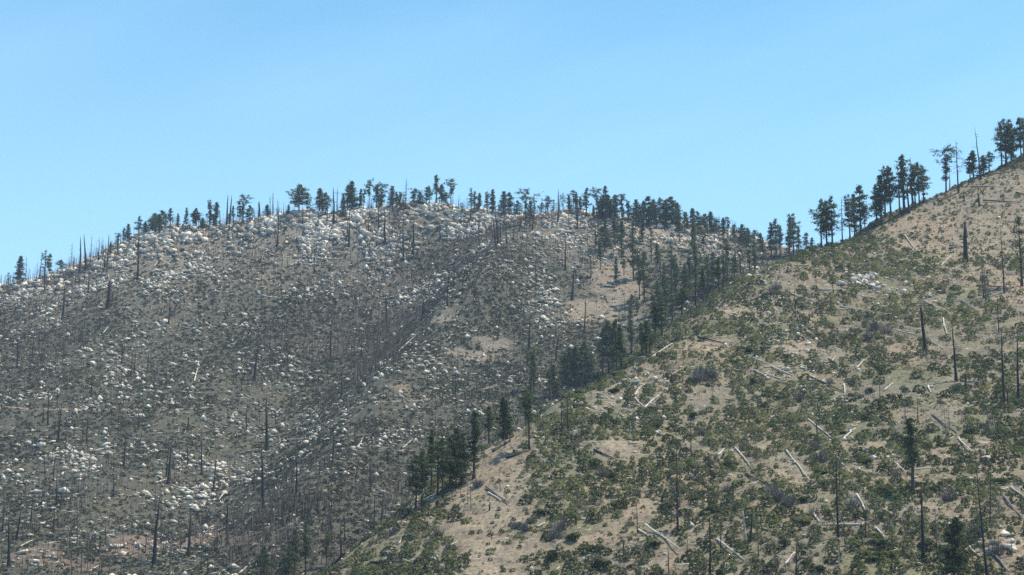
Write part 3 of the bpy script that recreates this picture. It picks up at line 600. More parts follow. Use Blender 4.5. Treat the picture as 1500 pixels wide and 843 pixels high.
TREES = [  # the main ridge, along its skyline
 (12, 395, 418, 'sparse', 1.2), (28, 372, 416, 'cone', 1.3), (37, 374, 415, 'bare', .9), (65, 365, 418, 'sparse', 1.3), (72, 370, 408, 'ragged', 1.0), (54, 380, 410, 'bare', .7), (89, 377, 400, 'ragged', 1.4), (104, 355, 398, 'bare', .9),
 (161, 355, 376, 'slim', 1.2), (172, 341, 366, 'umbrella', .9), (181, 332, 356, 'slim', 1.), (187, 327, 354, 'cone', 1.), (203, 316, 348, 'ragged', 1.2), (212, 324, 346, 'cone', 1.3), (226, 310, 340, 'round', 1.05), (236, 307, 340, 'round', 1.1), (249, 304, 337, 'slim', 1.4), (260, 312, 336, 'slim', 1.1),
 (272, 303, 336, 'slim', 1.0), (284, 308, 335, 'round', .8), (291, 312, 335, 'umbrella', 1.0), (297, 320, 334, 'round', .9), (307, 290, 330, 'ragged', .9), (316, 294, 330, 'cone', 1.4), (341, 300, 328, 'slim', .9), (356, 282, 325, 'umbrella', .95), (365, 300, 325, 'round', .7), (350, 292, 326, 'ragged', .8),
 (391, 297, 320, 'cone', 1.3), (406, 303, 320, 'sparse', 1.), (438, 269, 316, 'round', 1.22), (468, 274, 315, 'cone', 1.5), (477, 280, 318, 'ragged', 1.3), (509, 268, 311, 'ragged', 1.3), (515, 264, 312, 'cone', 1.5), (528, 275, 310, 'slim', 1.2), (533, 276, 310, 'umbrella', .8), (541, 263, 308, 'umbrella', 1.0), (551, 270, 308, 'ragged', 1.3), (559, 268, 307, 'umbrella', 1.2),
 (574, 271, 307, 'cone', 1.3), (581, 280, 306, 'slim', 1.1), (606, 276, 302, 'umbrella', 1.5), (615, 280, 302, 'round', .8), (625, 272, 300, 'ragged', 1.2), (639, 254, 301, 'slim', 1.3), (647, 268, 302, 'cone', 1.4), (653, 280, 303, 'ragged', 1.2), (660, 261, 304, 'umbrella', 1.25), (676, 296, 318, 'sparse', 1.2),
 (690, 274, 318, 'sparse', 1.2), (695, 280, 316, 'ragged', 1.), (702, 282, 313, 'cone', 1.1), (714, 280, 315, 'ragged', 1.0), (722, 276, 318, 'slim', 1.4), (738, 279, 318, 'cone', 1.4), (746, 280, 319, 'ragged', 1.3), (758, 292, 318, 'round', .7), (770, 275, 330, 'umbrella', .8), (782, 281, 325, 'sparse', 1.3), (793, 295, 318, 'ragged', 1.),
 (802, 284, 313, 'umbrella', 1.2), (811, 290, 312, 'sparse', 1.2), (825, 281, 313, 'sparse', 1.2), (840, 279, 314, 'umbrella', 1.1), (850, 287, 315, 'slim', 1.2), (859, 274, 318, 'ragged', 1.2), (874, 275, 322, 'umbrella', .9), (887, 271, 322, 'slim', 1.2), (890, 284, 326, 'round', 1.0), (901, 284, 325, 'cone', 1.4), (911, 283, 326, 'umbrella', 1.1), (880, 290, 326, 'cone', 1.3),
 (921, 294, 327, 'ragged', 1.3), (932, 291, 328, 'cone', 1.4), (943, 293, 330, 'round', .9), (950, 285, 330, 'ragged', 1.4), (958, 290, 330, 'cone', 1.3), (966, 288, 332, 'ragged', 1.3), (975, 292, 333, 'cone', 1.5), (983, 287, 334, 'round', 1.0), (992, 296, 334, 'cone', 1.4), (1006, 310, 338, 'slim', 1.3), (1015, 304, 340, 'cone', 1.4), (1023, 309, 341, 'ragged', 1.4), (1033, 312, 343, 'round', .9), (1042, 309, 345, 'cone', 1.5), (1050, 318, 346, 'ragged', 1.2),
 (1066, 318, 351, 'umbrella', 1.0), (1076, 328, 353, 'ragged', 1.1), (1087, 328, 357, 'round', .9), (1096, 334, 358, 'cone', 1.3), (1105, 336, 361, 'ragged', 1.3), (1114, 340, 363, 'cone', 1.2),
 # on the pale sandy slope and in the wooded gully
 (872, 322, 368, 'sparse', 1.0, 640), (886, 324, 368, 'round', .8, 640), (900, 318, 360, 'slim', 1.2, 640), (911, 322, 374, 'slim', 1.3, 640), (941, 316, 356, 'slim', 1.2, 640), (954, 330, 384, 'sparse', 1.0, 640), (928, 344, 412, 'ragged', .9, 640), (937, 366, 440, 'round', .62, 640), (944, 366, 445, 'ragged', .8, 640), (925, 430, 468, 'round', 1.0, 640), (933, 436, 462, 'round', .9, 640),
 (984, 350, 430, 'sparse', 1.0, 640), (990, 372, 440, 'ragged', .9, 640), (1010, 374, 435, 'cone', 1.1, 640), (1019, 350, 452, 'sparse', .75, 640), (1031, 336, 366, 'umbrella', 1.0, 640), (1045, 366, 432, 'round', .75, 640), (1037, 372, 430, 'ragged', 1., 640), (1053, 374, 430, 'cone', 1.1, 640), (1066, 347, 414, 'umbrella', .95, 660), (1061, 366, 420, 'ragged', 1., 660), (1085, 352, 408, 'sparse', 1.1, 670), (1076, 372, 412, 'ragged', 1.1, 670), (1098, 345, 400, 'ragged', .9, 680), (1106, 350, 396, 'cone', 1.2, 680), (1118, 346, 392, 'round', .8, 690),
 (964, 410, 462, 'ragged', 1.1, 640), (975, 396, 470, 'round', .7, 640), (957, 430, 480, 'ragged', 1.1, 640), (999, 420, 468, 'ragged', 1.2, 640), (985, 430, 475, 'cone', 1.2, 640), (1030, 390, 446, 'slim', 1.2, 640), (1004, 384, 444, 'slim', 1.2, 640),
 (1130, 324, 380, 'cone', 1.2, 720), (1137, 320, 380, 'ragged', 1.1, 720), (1143, 330, 378, 'slim', 1.2, 720), (1157, 316, 378, 'cone', 1.1, 725), (1163, 312, 376, 'ragged', 1.1, 725), (1170, 330, 374, 'slim', 1.2, 725), (1182, 336, 370, 'ragged', 1.2, 725), (1190, 340, 368, 'cone', 1.2, 725),
 (892, 468, 549, 'cone', 1.15, 560), (903, 464, 548, 'round', .72, 560), (910, 474, 546, 'cone', 1.2, 560), (883, 480, 549, 'ragged', .9, 560), (897, 480, 548, 'round', .7, 560), (947, 476, 531, 'slim', 1.2, 570), (940, 482, 534, 'cone', 1.1, 575), (925, 448, 520, 'slim', .9, 600), (960, 462, 520, 'round', .8, 600), (970, 456, 512, 'ragged', 1.1, 600), (952, 490, 528, 'ragged', 1.2, 575),
 (834, 508, 566, 'round', .75, 545), (828, 516, 568, 'cone', 1.1, 545), (842, 505, 565, 'cone', 1.1, 545), (857, 498, 562, 'round', .7, 545), (866, 512, 560, 'ragged', 1.1, 545), (850, 510, 562, 'sparse', 1.2, 545), (811, 534, 584, 'cone', 1.3, 560), (805, 540, 586, 'ragged', 1.1, 560), (778, 504, 576, 'sparse', .9, 600), (782, 512, 574, 'slim', 1., 600),
 # the wooded shoulder of the spur
 (609, 664, 750, 'ragged', 1.05), (618, 659, 745, 'round', .62), (632, 627, 722, 'slim', 1.1, 455), (648, 640, 730, 'ragged', .85), (641, 648, 726, 'sparse', 1.0), (668, 626, 716, 'round', .68), (659, 640, 720, 'ragged', .9), (676, 634, 712, 'slim', 1.1), (694, 600, 703, 'slim', 1.15), (716, 594, 656, 'slim', 1.1, 480), (737, 580, 646, 'cone', .9, 490), (742, 584, 644, 'slim', 1.1, 490), (747, 610, 652, 'ragged', 1., 480), (776, 576, 661, 'umbrella', .95), (770, 584, 640, 'ragged', .9, 500),
 # skyline of the bare tan hillside
 (1203, 283, 357, 'ragged', .95), (1211, 285, 356, 'cone', 1.0), (1219, 279, 354, 'ragged', 1.0), (1234, 276, 348, 'bare', 1.0), (1245, 278, 346, 'round', .6), (1252, 282, 346, 'cone', .9), (1261, 267, 345, 'ragged', 1.1), (1267, 300, 342, 'round', .6),
 (1284, 270, 326, 'ragged', 1.1), (1297, 241, 320, 'round', .62), (1305, 241, 318, 'ragged', 1.0), (1291, 254, 322, 'cone', 1.1), (1318, 250, 314, 'sparse', 1.1), (1325, 223, 312, 'slim', 1.25), (1337, 228, 306, 'sparse', 1.2), (1347, 234, 302, 'round', .6), (1353, 240, 298, 'ragged', 1.1), (1341, 240, 304, 'ragged', 1.),
 (1386, 213, 284, 'umbrella', 1.0), (1404, 204, 284, 'bare', 1.1), (1426, 217, 262, 'cone', 1.3), (1421, 226, 264, 'round', .7), (1449, 220, 254, 'round', .9), (1441, 226, 258, 'cone', 1.2), (1468, 176, 246, 'round', .6), (1474, 171, 244, 'ragged', 1.2), (1482, 178, 240, 'cone', 1.2), (1496, 168, 236, 'round', .55), (1500, 170, 234, 'ragged', 1.1),
 # standing on the spur
 (1338, 610, 724, 'slim', 1.35), (1405, 757, 856, 'round', .75), (1398, 765, 858, 'cone', .9), (993, 640, 780, 'bare', .75), (1471, 328, 430, 'bare', .8), (1497, 310, 420, 'sparse', .9), (1441, 345, 437, 'bare', .6), (1444, 372, 442, 'bare', .6),
 (431, 775, 850, 'round', .5, 600), (447, 765, 845, 'ragged', .9, 600), (386, 800, 850, 'round', .6, 600), (422, 800, 856, 'round', .7, 600), (478, 780, 832, 'ragged', .8, 600),
]
for t in TREES:
    if len(t) > 5 and t[5] > 500:                          # the gully: loose, slim trees
        place_tree(t[0], t[1], t[2], {'round': 'ragged', 'cone': 'slim'}.get(t[3], t[3]) if t[0] > 900 else t[3], t[4] * 1.0, t[5])
    elif t[3] == 'round' and t[0] > 1190 and t[2] < 400: place_tree(t[0], t[1], t[2], 'ragged', t[4] * 1.5)
    else: place_tree(*t)
rt = np.random.default_rng(77)
for i in range(46):                                        # the ragged fringe along the main ridge
    px = rt.uniform(170, 1060) if i < 34 else rt.uniform(690, 1060); base = np.interp(px, [p for p, q in RIDGE], [q for p, q in RIDGE]) + rt.uniform(1, 7)
    place_tree(px, base - rt.uniform(18, 36), base, ['slim', 'sparse', 'cone', 'ragged', 'bare', 'slim'][i % 6], rt.uniform(.85, 1.15), FAR)
for i in range(14):
    px, base = rt.uniform(860, 1030), rt.uniform(345, 430); place_tree(px, base - rt.uniform(30, 52), base, ['slim', 'ragged', 'sparse', 'cone'][i % 4], .85, 660)
SNAG_LIST = [(117, 350, 400, 'pole'), (126, 344, 396, 'pole'), (132, 345, 394, 'thin'), (129, 390, 430, 'pole'), (144, 350, 390, 'branchy'), (150, 349, 388, 'thin'), (153, 362, 396, 'pole'), (58, 380, 412, 'pole'), (65, 400, 428, 'pole'), (202, 346, 410, 'pole'),
 (91, 415, 472, 'pole'), (158, 410, 452, 'broken'), (332, 286, 330, 'pole'), (336, 285, 328, 'pole'), (347, 294, 325, 'thin'), (380, 294, 320, 'broken'), (397, 286, 318, 'thin'), (400, 282, 320, 'pole'), (406, 320, 362, 'pole'), (489, 278, 332, 'pole'), (494, 276, 320, 'branchy'), (594, 263, 308, 'branchy'), (479, 300, 327, 'pole'), (466, 305, 332, 'pole'),
 (511, 312, 362, 'pole'), (508, 322, 352, 'pole'), (555, 300, 340, 'pole'), (570, 330, 362, 'thin'), (591, 325, 385, 'pole'), (564, 308, 361, 'pole'), (579, 320, 355, 'thin'), (605, 322, 380, 'pole'), (540, 318, 346, 'pole'), (690, 290, 326, 'pole'), (702, 325, 356, 'pole'), (730, 310, 360, 'pole'), (734, 315, 358, 'branchy'), (727, 320, 366, 'pole'), (742, 325, 358, 'pole'), (714, 328, 358, 'thin'), (697, 330, 356, 'thin'), (752, 315, 352, 'pole'),
 (655, 380, 450, 'thin'), (665, 385, 420, 'pole'), (618, 420, 470, 'thin'), (567, 430, 478, 'pole'), (484, 470, 530, 'pole'), (817, 280, 330, 'pole'), (828, 350, 396, 'pole'), (838, 390, 440, 'pole'), (856, 436, 486, 'pole'), (775, 460, 510, 'pole'), (814, 490, 530, 'pole'), (822, 440, 466, 'thin'), (785, 380, 420, 'thin'), (372, 500, 558, 'pole'), (247, 435, 475, 'pole'), (196, 515, 550, 'pole'), (192, 520, 552, 'pole'), (178, 505, 533, 'pole'), (25, 490, 540, 'pole'), (47, 480, 520, 'thin'),
 (70, 578, 624, 'pole'), (63, 590, 620, 'pole'), (85, 596, 645, 'pole'), (127, 604, 645, 'pole'), (361, 598, 630, 'pole'), (275, 612, 630, 'broken'), (181, 636, 684, 'pole'), (246, 650, 710, 'pole'), (243, 640, 700, 'thin'), (295, 640, 696, 'pole'), (312, 670, 720, 'pole'), (385, 660, 746, 'pole'), (391, 590, 660, 'pole'), (433, 668, 742, 'pole'), (487, 630, 686, 'pole'), (225, 735, 827, 'pole'), (276, 750, 815, 'pole'), (318, 763, 800, 'pole'), (333, 735, 800, 'pole'), (13, 760, 830, 'pole'), (24, 745, 792, 'pole'), (45, 725, 768, 'pole'), (60, 730, 755, 'pole'), (78, 745, 782, 'pole'), (83, 700, 740, 'pole'), (66, 665, 705, 'thin'), (78, 670, 706, 'pole'), (104, 690, 735, 'grey'), (113, 735, 800, 'grey'), (105, 800, 850, 'pole'), (166, 690, 728, 'pole'), (145, 770, 815, 'thin'), (166, 800, 830, 'grey'), (250, 780, 822, 'grey'),
 (543, 678, 714, 'pole'), (548, 728, 772, 'pole'), (558, 730, 768, 'pole'), (485, 750, 796, 'pole'), (500, 770, 815, 'pole'), (505, 740, 790, 'thin'), (478, 752, 790, 'thin'), (694, 420, 440, 'thin'), (729, 450, 500, 'thin'), (704, 520, 540, 'thin'), (648, 560, 582, 'thin'), (626, 552, 566, 'broken'), (500, 540, 580, 'thin'), (458, 545, 585, 'thin'), (427, 560, 590, 'thin'),
 # on the spur and the bare hillside
 (823, 582, 639, 'pole', 0), (1332, 262, 313, 'pole', 0), (1415, 330, 384, 'broken', 0), (1437, 190, 264, 'thin', 0), (1391, 245, 272, 'pole', 0), (1435, 282, 303, 'broken', 0), (1413, 286, 296, 'broken', 0), (1356, 452, 516, 'broken', 0), (1401, 476, 560, 'pole', 0), (1463, 436, 488, 'pole', 0), (1471, 488, 590, 'pole', 0), (1476, 570, 597, 'broken', 0), (1492, 492, 588, 'pole', 0), (1414, 548, 566, 'broken', 0), (1461, 574, 590, 'broken', 0), (1273, 540, 556, 'broken', 0),
 (1228, 665, 788, 'branchy', 0), (1166, 782, 850, 'branchy', 0), (1353, 715, 826, 'pole', 0), (1333, 685, 728, 'thin', 0), (1447, 678, 850, 'thin', 0), (1300, 766, 812, 'grey', 0), (1230, 662, 715, 'thin', 0), (941, 678, 714, 'pole', 0), (1040, 752, 850, 'pole', 0), (914, 792, 815, 'broken', 0), (1093, 750, 798, 'bleachedpole', 0), (1099, 755, 795, 'broken', 0), (1196, 402, 428, 'pole', 0), (1221, 400, 430, 'pole', 0), (1165, 425, 460, 'pole', 0), (1270, 435, 462, 'thin', 0), (1445, 385, 440, 'grey', 0), (1177, 372, 388, 'pole', 0), (1198, 615, 642, 'broken', 0), (1229, 790, 815, 'broken', 0), (1239, 788, 800, 'broken', 0), (930, 540, 552, 'bleachedpole', 0), (1184, 555, 582, 'bleachedpole', 0), (1457, 612, 634, 'bleachedpole', 0), (1229, 800, 833, 'bleachedpole', 0), (1197, 755, 770, 'bleachedpole', 0), (1261, 768, 785, 'bleachedpole', 0), (733, 690, 722, 'thin', 0), (685, 700, 740, 'grey', 0), (717, 735, 748, 'broken', 0), (690, 705, 748, 'thin', 0), (662, 702, 730, 'thin', 0), (675, 700, 728, 'thin', 0), (587, 690, 760, 'grey', 0), (596, 700, 756, 'grey', 0), (636, 775, 800, 'grey', 0), (1386, 590, 640, 'grey', 0), (1450, 690, 770, 'thin', 0), (1376, 790, 830, 'grey', 0)]
for i in range(30):                                        # bare trunks along the skyline
    px = rt.uniform(100, 1000); base = np.interp(px, [p for p, q in RIDGE], [q for p, q in RIDGE]) + rt.uniform(2, 30); place_snag(px, base - rt.uniform(22, 42), base, ['thin', 'pole', 'branchy'][i % 3], FAR)
for i in range(26):                                        # thin dead trunks over the spur
    px, base = rt.uniform(760, 1490), rt.uniform(560, 850); place_snag(px, base - rt.uniform(28, 70), base, ['grey', 'thin', 'grey', 'branchy'][i % 4], 0)
for s in SNAG_LIST: place_snag(s[0], s[1], s[2], s[3], s[4] if len(s) > 4 else FAR)
LOG_LIST = [((1334, 388), (1408, 397), 'bleached'), ((1379, 391), (1393, 376), 'bleached'), ((1230, 450), (1296, 461), 'bleached'), ((1157, 431), (1199, 445), 'bleached'), ((1250, 408), (1276, 421), 'bleached'), ((1353, 442), (1396, 464), 'bleached'), ((1408, 443), (1434, 458), 'greylog'), ((1312, 487), (1354, 496), 'bleached'), ((1129, 538), (1161, 553), 'bleached'), ((1120, 549), (1148, 560), 'bleached'), ((1325, 346), (1342, 368), 'bleached'), ((1366, 504), (1382, 514), 'bleached'), ((1341, 470), (1378, 467), 'greylog'), ((1382, 469), (1388, 494), 'bleached'), ((1202, 426), (1236, 427), 'bleached'), ((1250, 390), (1278, 386), 'greylog'), ((1168, 391), (1188, 390), 'bleached'), ((1294, 409), (1312, 411), 'bleached'),
 ((1366, 610), (1402, 638), 'greylog'), ((1404, 643), (1423, 663), 'bleached'), ((1152, 664), (1187, 710), 'bleached'), ((1184, 616), (1217, 643), 'bleached'), ((1235, 646), (1253, 630), 'bleached'), ((1254, 541), (1266, 529), 'bleached'), ((1301, 671), (1326, 693), 'bleached'), ((1187, 554), (1236, 576), 'char'), ((1295, 575), (1308, 564), 'bleached'), ((1236, 566), (1238, 582), 'bleached'), ((1360, 568), (1365, 578), 'bleached'), ((1218, 533), (1224, 525), 'bleached'), ((1407, 559), (1437, 563), 'greylog'),
 ((1192, 755), (1200, 769), 'bleached'), ((1255, 728), (1270, 757), 'bleached'), ((1258, 782), (1264, 768), 'bleached'), ((1481, 716), (1502, 732), 'bleached'), ((1470, 730), (1498, 764), 'greylog'), ((1150, 830), (1164, 812), 'bleached'), ((1283, 778), (1296, 790), 'bleached'), ((1420, 806), (1436, 818), 'bleached'), ((1456, 815), (1480, 842), 'greylog'),
 ((945, 777), (997, 813), 'bleached'), ((1051, 794), (1090, 823), 'bleached'), ((1077, 659), (1102, 689), 'bleached'), ((1092, 697), (1126, 713), 'char'), ((1051, 669), (1061, 659), 'bleached'), ((936, 780), (950, 790), 'bleached'), ((921, 652), (936, 652), 'bleached'), ((782, 714), (800, 715), 'bleached'), ((786, 774), (798, 768), 'bleached'), ((870, 662), (898, 676), 'char'),
 ((929, 581), (940, 568), 'bleached'), ((930, 585), (942, 598), 'bleached'), ((944, 599), (965, 582), 'bleached'), ((1097, 525), (1126, 537), 'bleached'), ((1105, 545), (1130, 556), 'bleached'), ((1100, 442), (1128, 430), 'greylog'), ((1022, 496), (1062, 505), 'char'), ((1110, 515), (1128, 514), 'bleached'),
 ((1420, 258), (1500, 240), 'char'), ((1430, 256), (1478, 257), 'char'), ((1375, 297), (1402, 284), 'char'), ((1422, 276), (1460, 275), 'greylog'), ((1440, 297), (1495, 300), 'char'), ((1488, 284), (1503, 288), 'char'), ((1220, 352), (1255, 344), 'char'), ((1430, 420), (1475, 422), 'char'), ((1390, 366), (1420, 362), 'char'), ((712, 718), (745, 740), 'greylog'), ((715, 726), (735, 738), 'bleached'), ((505, 822), (520, 800), 'char'), ((542, 828), (598, 826), 'char'), ((583, 800), (588, 790), 'bleached'),
 ((708, 658), (729, 645), 'char'), ((722, 664), (746, 648), 'char'), ((742, 674), (776, 662), 'char'), ((955, 525), (985, 505), 'bleached'),
 ((455, 612), (477, 603), 'bleached', FAR), ((436, 634), (467, 624), 'bleached', FAR), ((421, 646), (458, 643), 'bleached', FAR), ((456, 643), (477, 648), 'bleached', FAR), ((525, 657), (533, 641), 'bleached', FAR), ((584, 516), (608, 494), 'bleached', FAR), ((796, 438), (807, 429), 'bleached', FAR), ((420, 347), (450, 336), 'bleached', FAR), ((425, 392), (448, 378), 'bleached', FAR), ((414, 324), (428, 335), 'bleached', FAR), ((150, 490), (158, 481), 'bleached', FAR), ((168, 452), (190, 439), 'greylog', FAR), ((404, 608), (412, 600), 'bleached', FAR), ((138, 662), (169, 655), 'bleached', FAR), ((30, 803), (48, 793), 'bleached', FAR), ((129, 840), (144, 830), 'bleached', FAR), ((321, 733), (332, 720), 'bleached', FAR), ((350, 842), (364, 830), 'bleached', FAR), ((228, 710), (246, 705), 'bleached', FAR), ((225, 392), (231, 384), 'bleached', FAR), ((678, 343), (702, 333), 'bleached', FAR), ((640, 310), (665, 302), 'greylog', FAR), ((480, 382), (505, 380), 'bleached', FAR), ((285, 560), (290, 540), 'bleached', FAR), ((72, 588), (78, 578), 'bleached', FAR), ((190, 440), (222, 468), 'greylog', FAR), ((300, 338), (332, 335), 'bleached', FAR), ((590, 658), (604, 646), 'bleached', FAR)]
for l in LOG_LIST:
    place_log(l[0], l[1], l[2], 1.05 if len(l) < 4 else 1.4, l[3] if len(l) > 3 else 0)
for (px, py, s, dm, look) in [(204, 612, 1.8, FAR, 'big grey-white domed boulder standing alone on the burned mountainside'), (172, 803, 1.7, FAR, 'upright white boulder standing on the red-brown soil'), (92, 722, 1.9, FAR, None), (155, 654, 2.0, FAR, None), (60, 655, 2.2, FAR, None), (32, 812, 1.9, FAR, None), (514, 822, 1.0, 0, None), (567, 815, 1.0, 0, None), (634, 822, .9, 0, None), (608, 825, .9, 0, None),
                              (815, 814, 1.0, 0, None), (833, 827, .8, 0, None), (1278, 674, 1.0, 0, None), (1445, 677, 1.0, 0, None), (533, 567, 2.2, FAR, None), (550, 558, 1.8, FAR, None), (588, 583, 1.3, FAR, None), (679, 585, 1.3, FAR, None), (632, 488, 2.0, FAR, None), (200, 551, 1.6, FAR, None), (133, 535, 1.9, FAR, None), (30, 582, 1.6, FAR, None), (102, 620, 1.5, FAR, None), (100, 658, 1.3, FAR, None), (868, 362, 2.0, FAR, None), (638, 318, 2.2, FAR, None), (880, 535, 1.4, FAR, None), (225, 655, 1.4, FAR, None), (310, 690, 1.6, FAR, None), (357, 678, 1.2, FAR, None), (1305, 775, .8, 0, None), (955, 696, .7, 0, None), (925, 705, .6, 0, None), (1012, 773, .8, 0, None), (1110, 775, .7, 0, None), (805, 703, .7, 0, None)]:
    x, y, z = ground_at(px, py, dm); place_rock(x, y, s, look)

for (px, py, rx, ry, cnt, s0, s1_, dm) in [(1258, 414, 26, 9, 16, .9, 1.7, 0), (1290, 428, 40, 12, 10, .6, 1.1, 0), (1095, 408, 34, 14, 13, .7, 1.3, 0), (635, 310, 42, 12, 16, 1.6, 3.0, FAR), (830, 335, 34, 18, 14, 1.3, 2.4, FAR), (310, 341, 60, 8, 14, 1.4, 2.8, FAR), (410, 328, 50, 9, 10, 1.4, 2.6, FAR), (210, 360, 40, 12, 10, 1.2, 2.2, FAR), (470, 335, 70, 14, 10, 1.4, 2.6, FAR), (695, 330, 20, 10, 5, 1.4, 2.4, FAR), (60, 420, 40, 8, 7, 1.5, 3.2, FAR), (930, 560, 40, 12, 8, .7, 1.2, 0), (1455, 800, 30, 14, 8, .7, 1.3, 0)]:
    for i in range(cnt):
        p = ground_at(px + rng.uniform(-rx, rx), py + rng.uniform(-ry, ry), dm); place_rock(p[0], p[1], float(rng.uniform(s0, s1_)))
# ---- scatter by density: candidate spots over the slopes in view (with a margin round the view)
def candidates(n, seed, pxr=(-150, 1670), pmax=930, box=(-400, 420, 335, 1150)):
    r = np.random.default_rng(seed)
    x = r.uniform(box[0], box[1], n); y = r.uniform(box[2], box[3], n); z = height(x, y)
    px, py = world_pix(x, y, z)
    k = (px > pxr[0]) & (px < pxr[1]) & (py < pmax); x, y, z, px, py = x[k], y[k], z[k], px[k], py[k]
    vis = np.full(len(x), 1e9)                            # drop what lies deep behind a crest
    for f in np.linspace(.45, .985, 46):
        fy = y * f; vis = np.minimum(vis, np.where(fy > 320, z * f - height(x * f, fy), 1e9))
    k = vis > -5.0
    return x[k], y[k], z[k]
def thin(x, y, dens, seed):
    return np.random.default_rng(seed).uniform(0, 1, len(x)) < dens   # keep by chance
# individuals: burned trunks
x, y, z = candidates(26000, 21, pxr=(-15, 1515), pmax=860); n, bare, sand, red, rocky, draw = zone_fields(x, y)
top = np.clip((y - 1000) / 80, 0, 1)
d_sn = (1 - n) * (.010 + .045 * draw + .012 * top) * (1 - sand * .8) * np.where(x > 40, .6, 1)
k = thin(x, y, d_sn, 5); sx, sy = x[k], y[k]
have = sum(1 for t in THINGS if t['t'] == 'snag'); quota = 296 - have
for i in range(min(quota, len(sx))):
    kind = ['pole', 'thin', 'pole', 'branchy', 'thin', 'grey'][i % 6]
    place_snag(0, 0, 0, kind, xyz=(sx[i], sy[i], float(height(sx[i], sy[i]))), h=float(rng.uniform(5, 11.5)))
# individuals: small fallen logs
k = thin(x, y, (1 - n) * .006 + n * .012 * (1 - bare), 6); lx, ly = x[k], y[k]
for i in range(min(185, len(lx))):
    a = rng.uniform(0, math.pi); L = rng.uniform(2.5, 8.5); dxy = np.array([math.cos(a), math.sin(a) * .8]) * L / 2
    A = np.array([lx[i] - dxy[0], ly[i] - dxy[1], 0]); B = np.array([lx[i] + dxy[0], ly[i] + dxy[1], 0]); A[2] = height(A[0], A[1]); B[2] = height(B[0], B[1])
    log_world(A, B, ['bleached', 'greylog', 'bleached', 'bleached', 'char'][i % 5], rng.uniform(.6, 1.0))
# individuals: boulders, the largest
x, y, z = candidates(60000, 22, pxr=(-15, 1515), pmax=860); n, bare, sand, red, rocky, draw = zone_fields(x, y)
k = thin(x, y, np.clip(rocky, 0, 1) ** 1.3 * .06, 7); bx_, by_, nn_ = x[k], y[k], n[k]
sel = np.random.default_rng(8).permutation(len(bx_))[:298 - sum(1 for t in THINGS if t['t'] == 'rock')]
for i in sel: place_rock(bx_[i], by_[i], float(rng.uniform(.5, 1.0) if nn_[i] > .5 else rng.uniform(.8, 1.5)))
# individuals: shrubs and dead bushes on the spur, the ones that show largest
x, y, z = candidates(60000, 23, pxr=(-15, 1515), pmax=860); n, bare, sand, red, rocky, draw = zone_fields(x, y)
veg = np.clip(.57 + fbm(x, y, 9, 61, 3) * .9 + fbm(x, y, 70, 62, 2) * .5, 0.06, 1) * (1 - bare * .92)
k = thin(x, y, (n > .9) * veg * away_from_logs(x, y) * np.clip((640 - y) / 180, 0, 1) * .055, 9); hx, hy = x[k], y[k]
SHR = np.random.default_rng(10).permutation(len(hx))
for i in SHR[:296]: place_shrub(hx[i], hy[i], float(rng.uniform(1.15, 1.9)), ['round', 'dark', 'round', 'spread'][i % 4])
k = thin(x, y, (n > .9) * (1 - bare * .9) * np.clip(.2 - fbm(x, y, 25, 66, 3), 0, 1) * np.clip((700 - y) / 200, 0, 1) * .05, 12); ux, uy = x[k], y[k]
for i in np.random.default_rng(11).permutation(len(ux))[:170]: place_brush(ux[i], uy[i], float(rng.uniform(.7, 1.35)))
for (px, py, s) in [(1030, 552, 2.2), (1022, 560, 2.0), (1040, 556, 2.0), (820, 778, 1.8), (815, 790, 1.6), (1280, 485, 2.0), (1298, 490, 2.0), (1270, 500, 1.8), (1135, 425, 1.8), (1130, 432, 1.6), (1140, 735, 1.8), (1155, 745, 1.7), (1130, 725, 1.5), (1170, 590, 1.7), (1200, 680, 1.9), (1195, 660, 1.6), (1430, 790, 1.7), (1460, 815, 1.6), (700, 715, 1.5), (640, 790, 1.5), (1390, 735, 1.7), (1250, 745, 1.6), (880, 700, 1.4), (770, 780, 1.3)]:
    p = ground_at(px, py); place_brush(p[0], p[1], s)

# ------------------------------------------------------------------ stuff nobody could count
def stuff(name, V, T, mat, tint, label, cat):
    o = link(name, mesh_np(name, V, T, mat, tint)); o['kind'] = 'stuff'; o['label'] = label; o['category'] = cat; return o
def clumps(seed, x, y, rad, hgt, K, leaf, light, q0=.45, bias=1.3):
    """K leafy faces over a low dome at each spot"""
    r = np.random.default_rng(seed); n = len(x)
    d = r.normal(size=(n, K, 3)); d /= np.linalg.norm(d, axis=2)[..., None]; d[..., 2] = np.abs(d[..., 2])
    q = r.uniform(q0, 1.08, (n, K, 1)); P = d * q * np.stack([rad, rad, hgt], 1)[:, None, :]
    P[..., 0] += x[:, None]; P[..., 1] += y[:, None]; g = height(P[..., 0], P[..., 1]); P[..., 2] += g + .05
    tint = np.clip(light[:, None] + r.normal(0, .045, (n, K)), 0, 1)
    V, T = leaf_tris(r, P.reshape(-1, 3), np.repeat(leaf, K), (d + [0, 0, .2]).reshape(-1, 3), bias, 1.1)
    return V, T, tint.ravel()
def cat3(L):
    V, T, c = [], [], []; o = 0
    for v, t, q in L: V.append(v); T.append(t + o); c.append(q); o += len(v)
    return np.vstack(V), np.vstack(T), np.concatenate(c)
rs = np.random.default_rng(99)
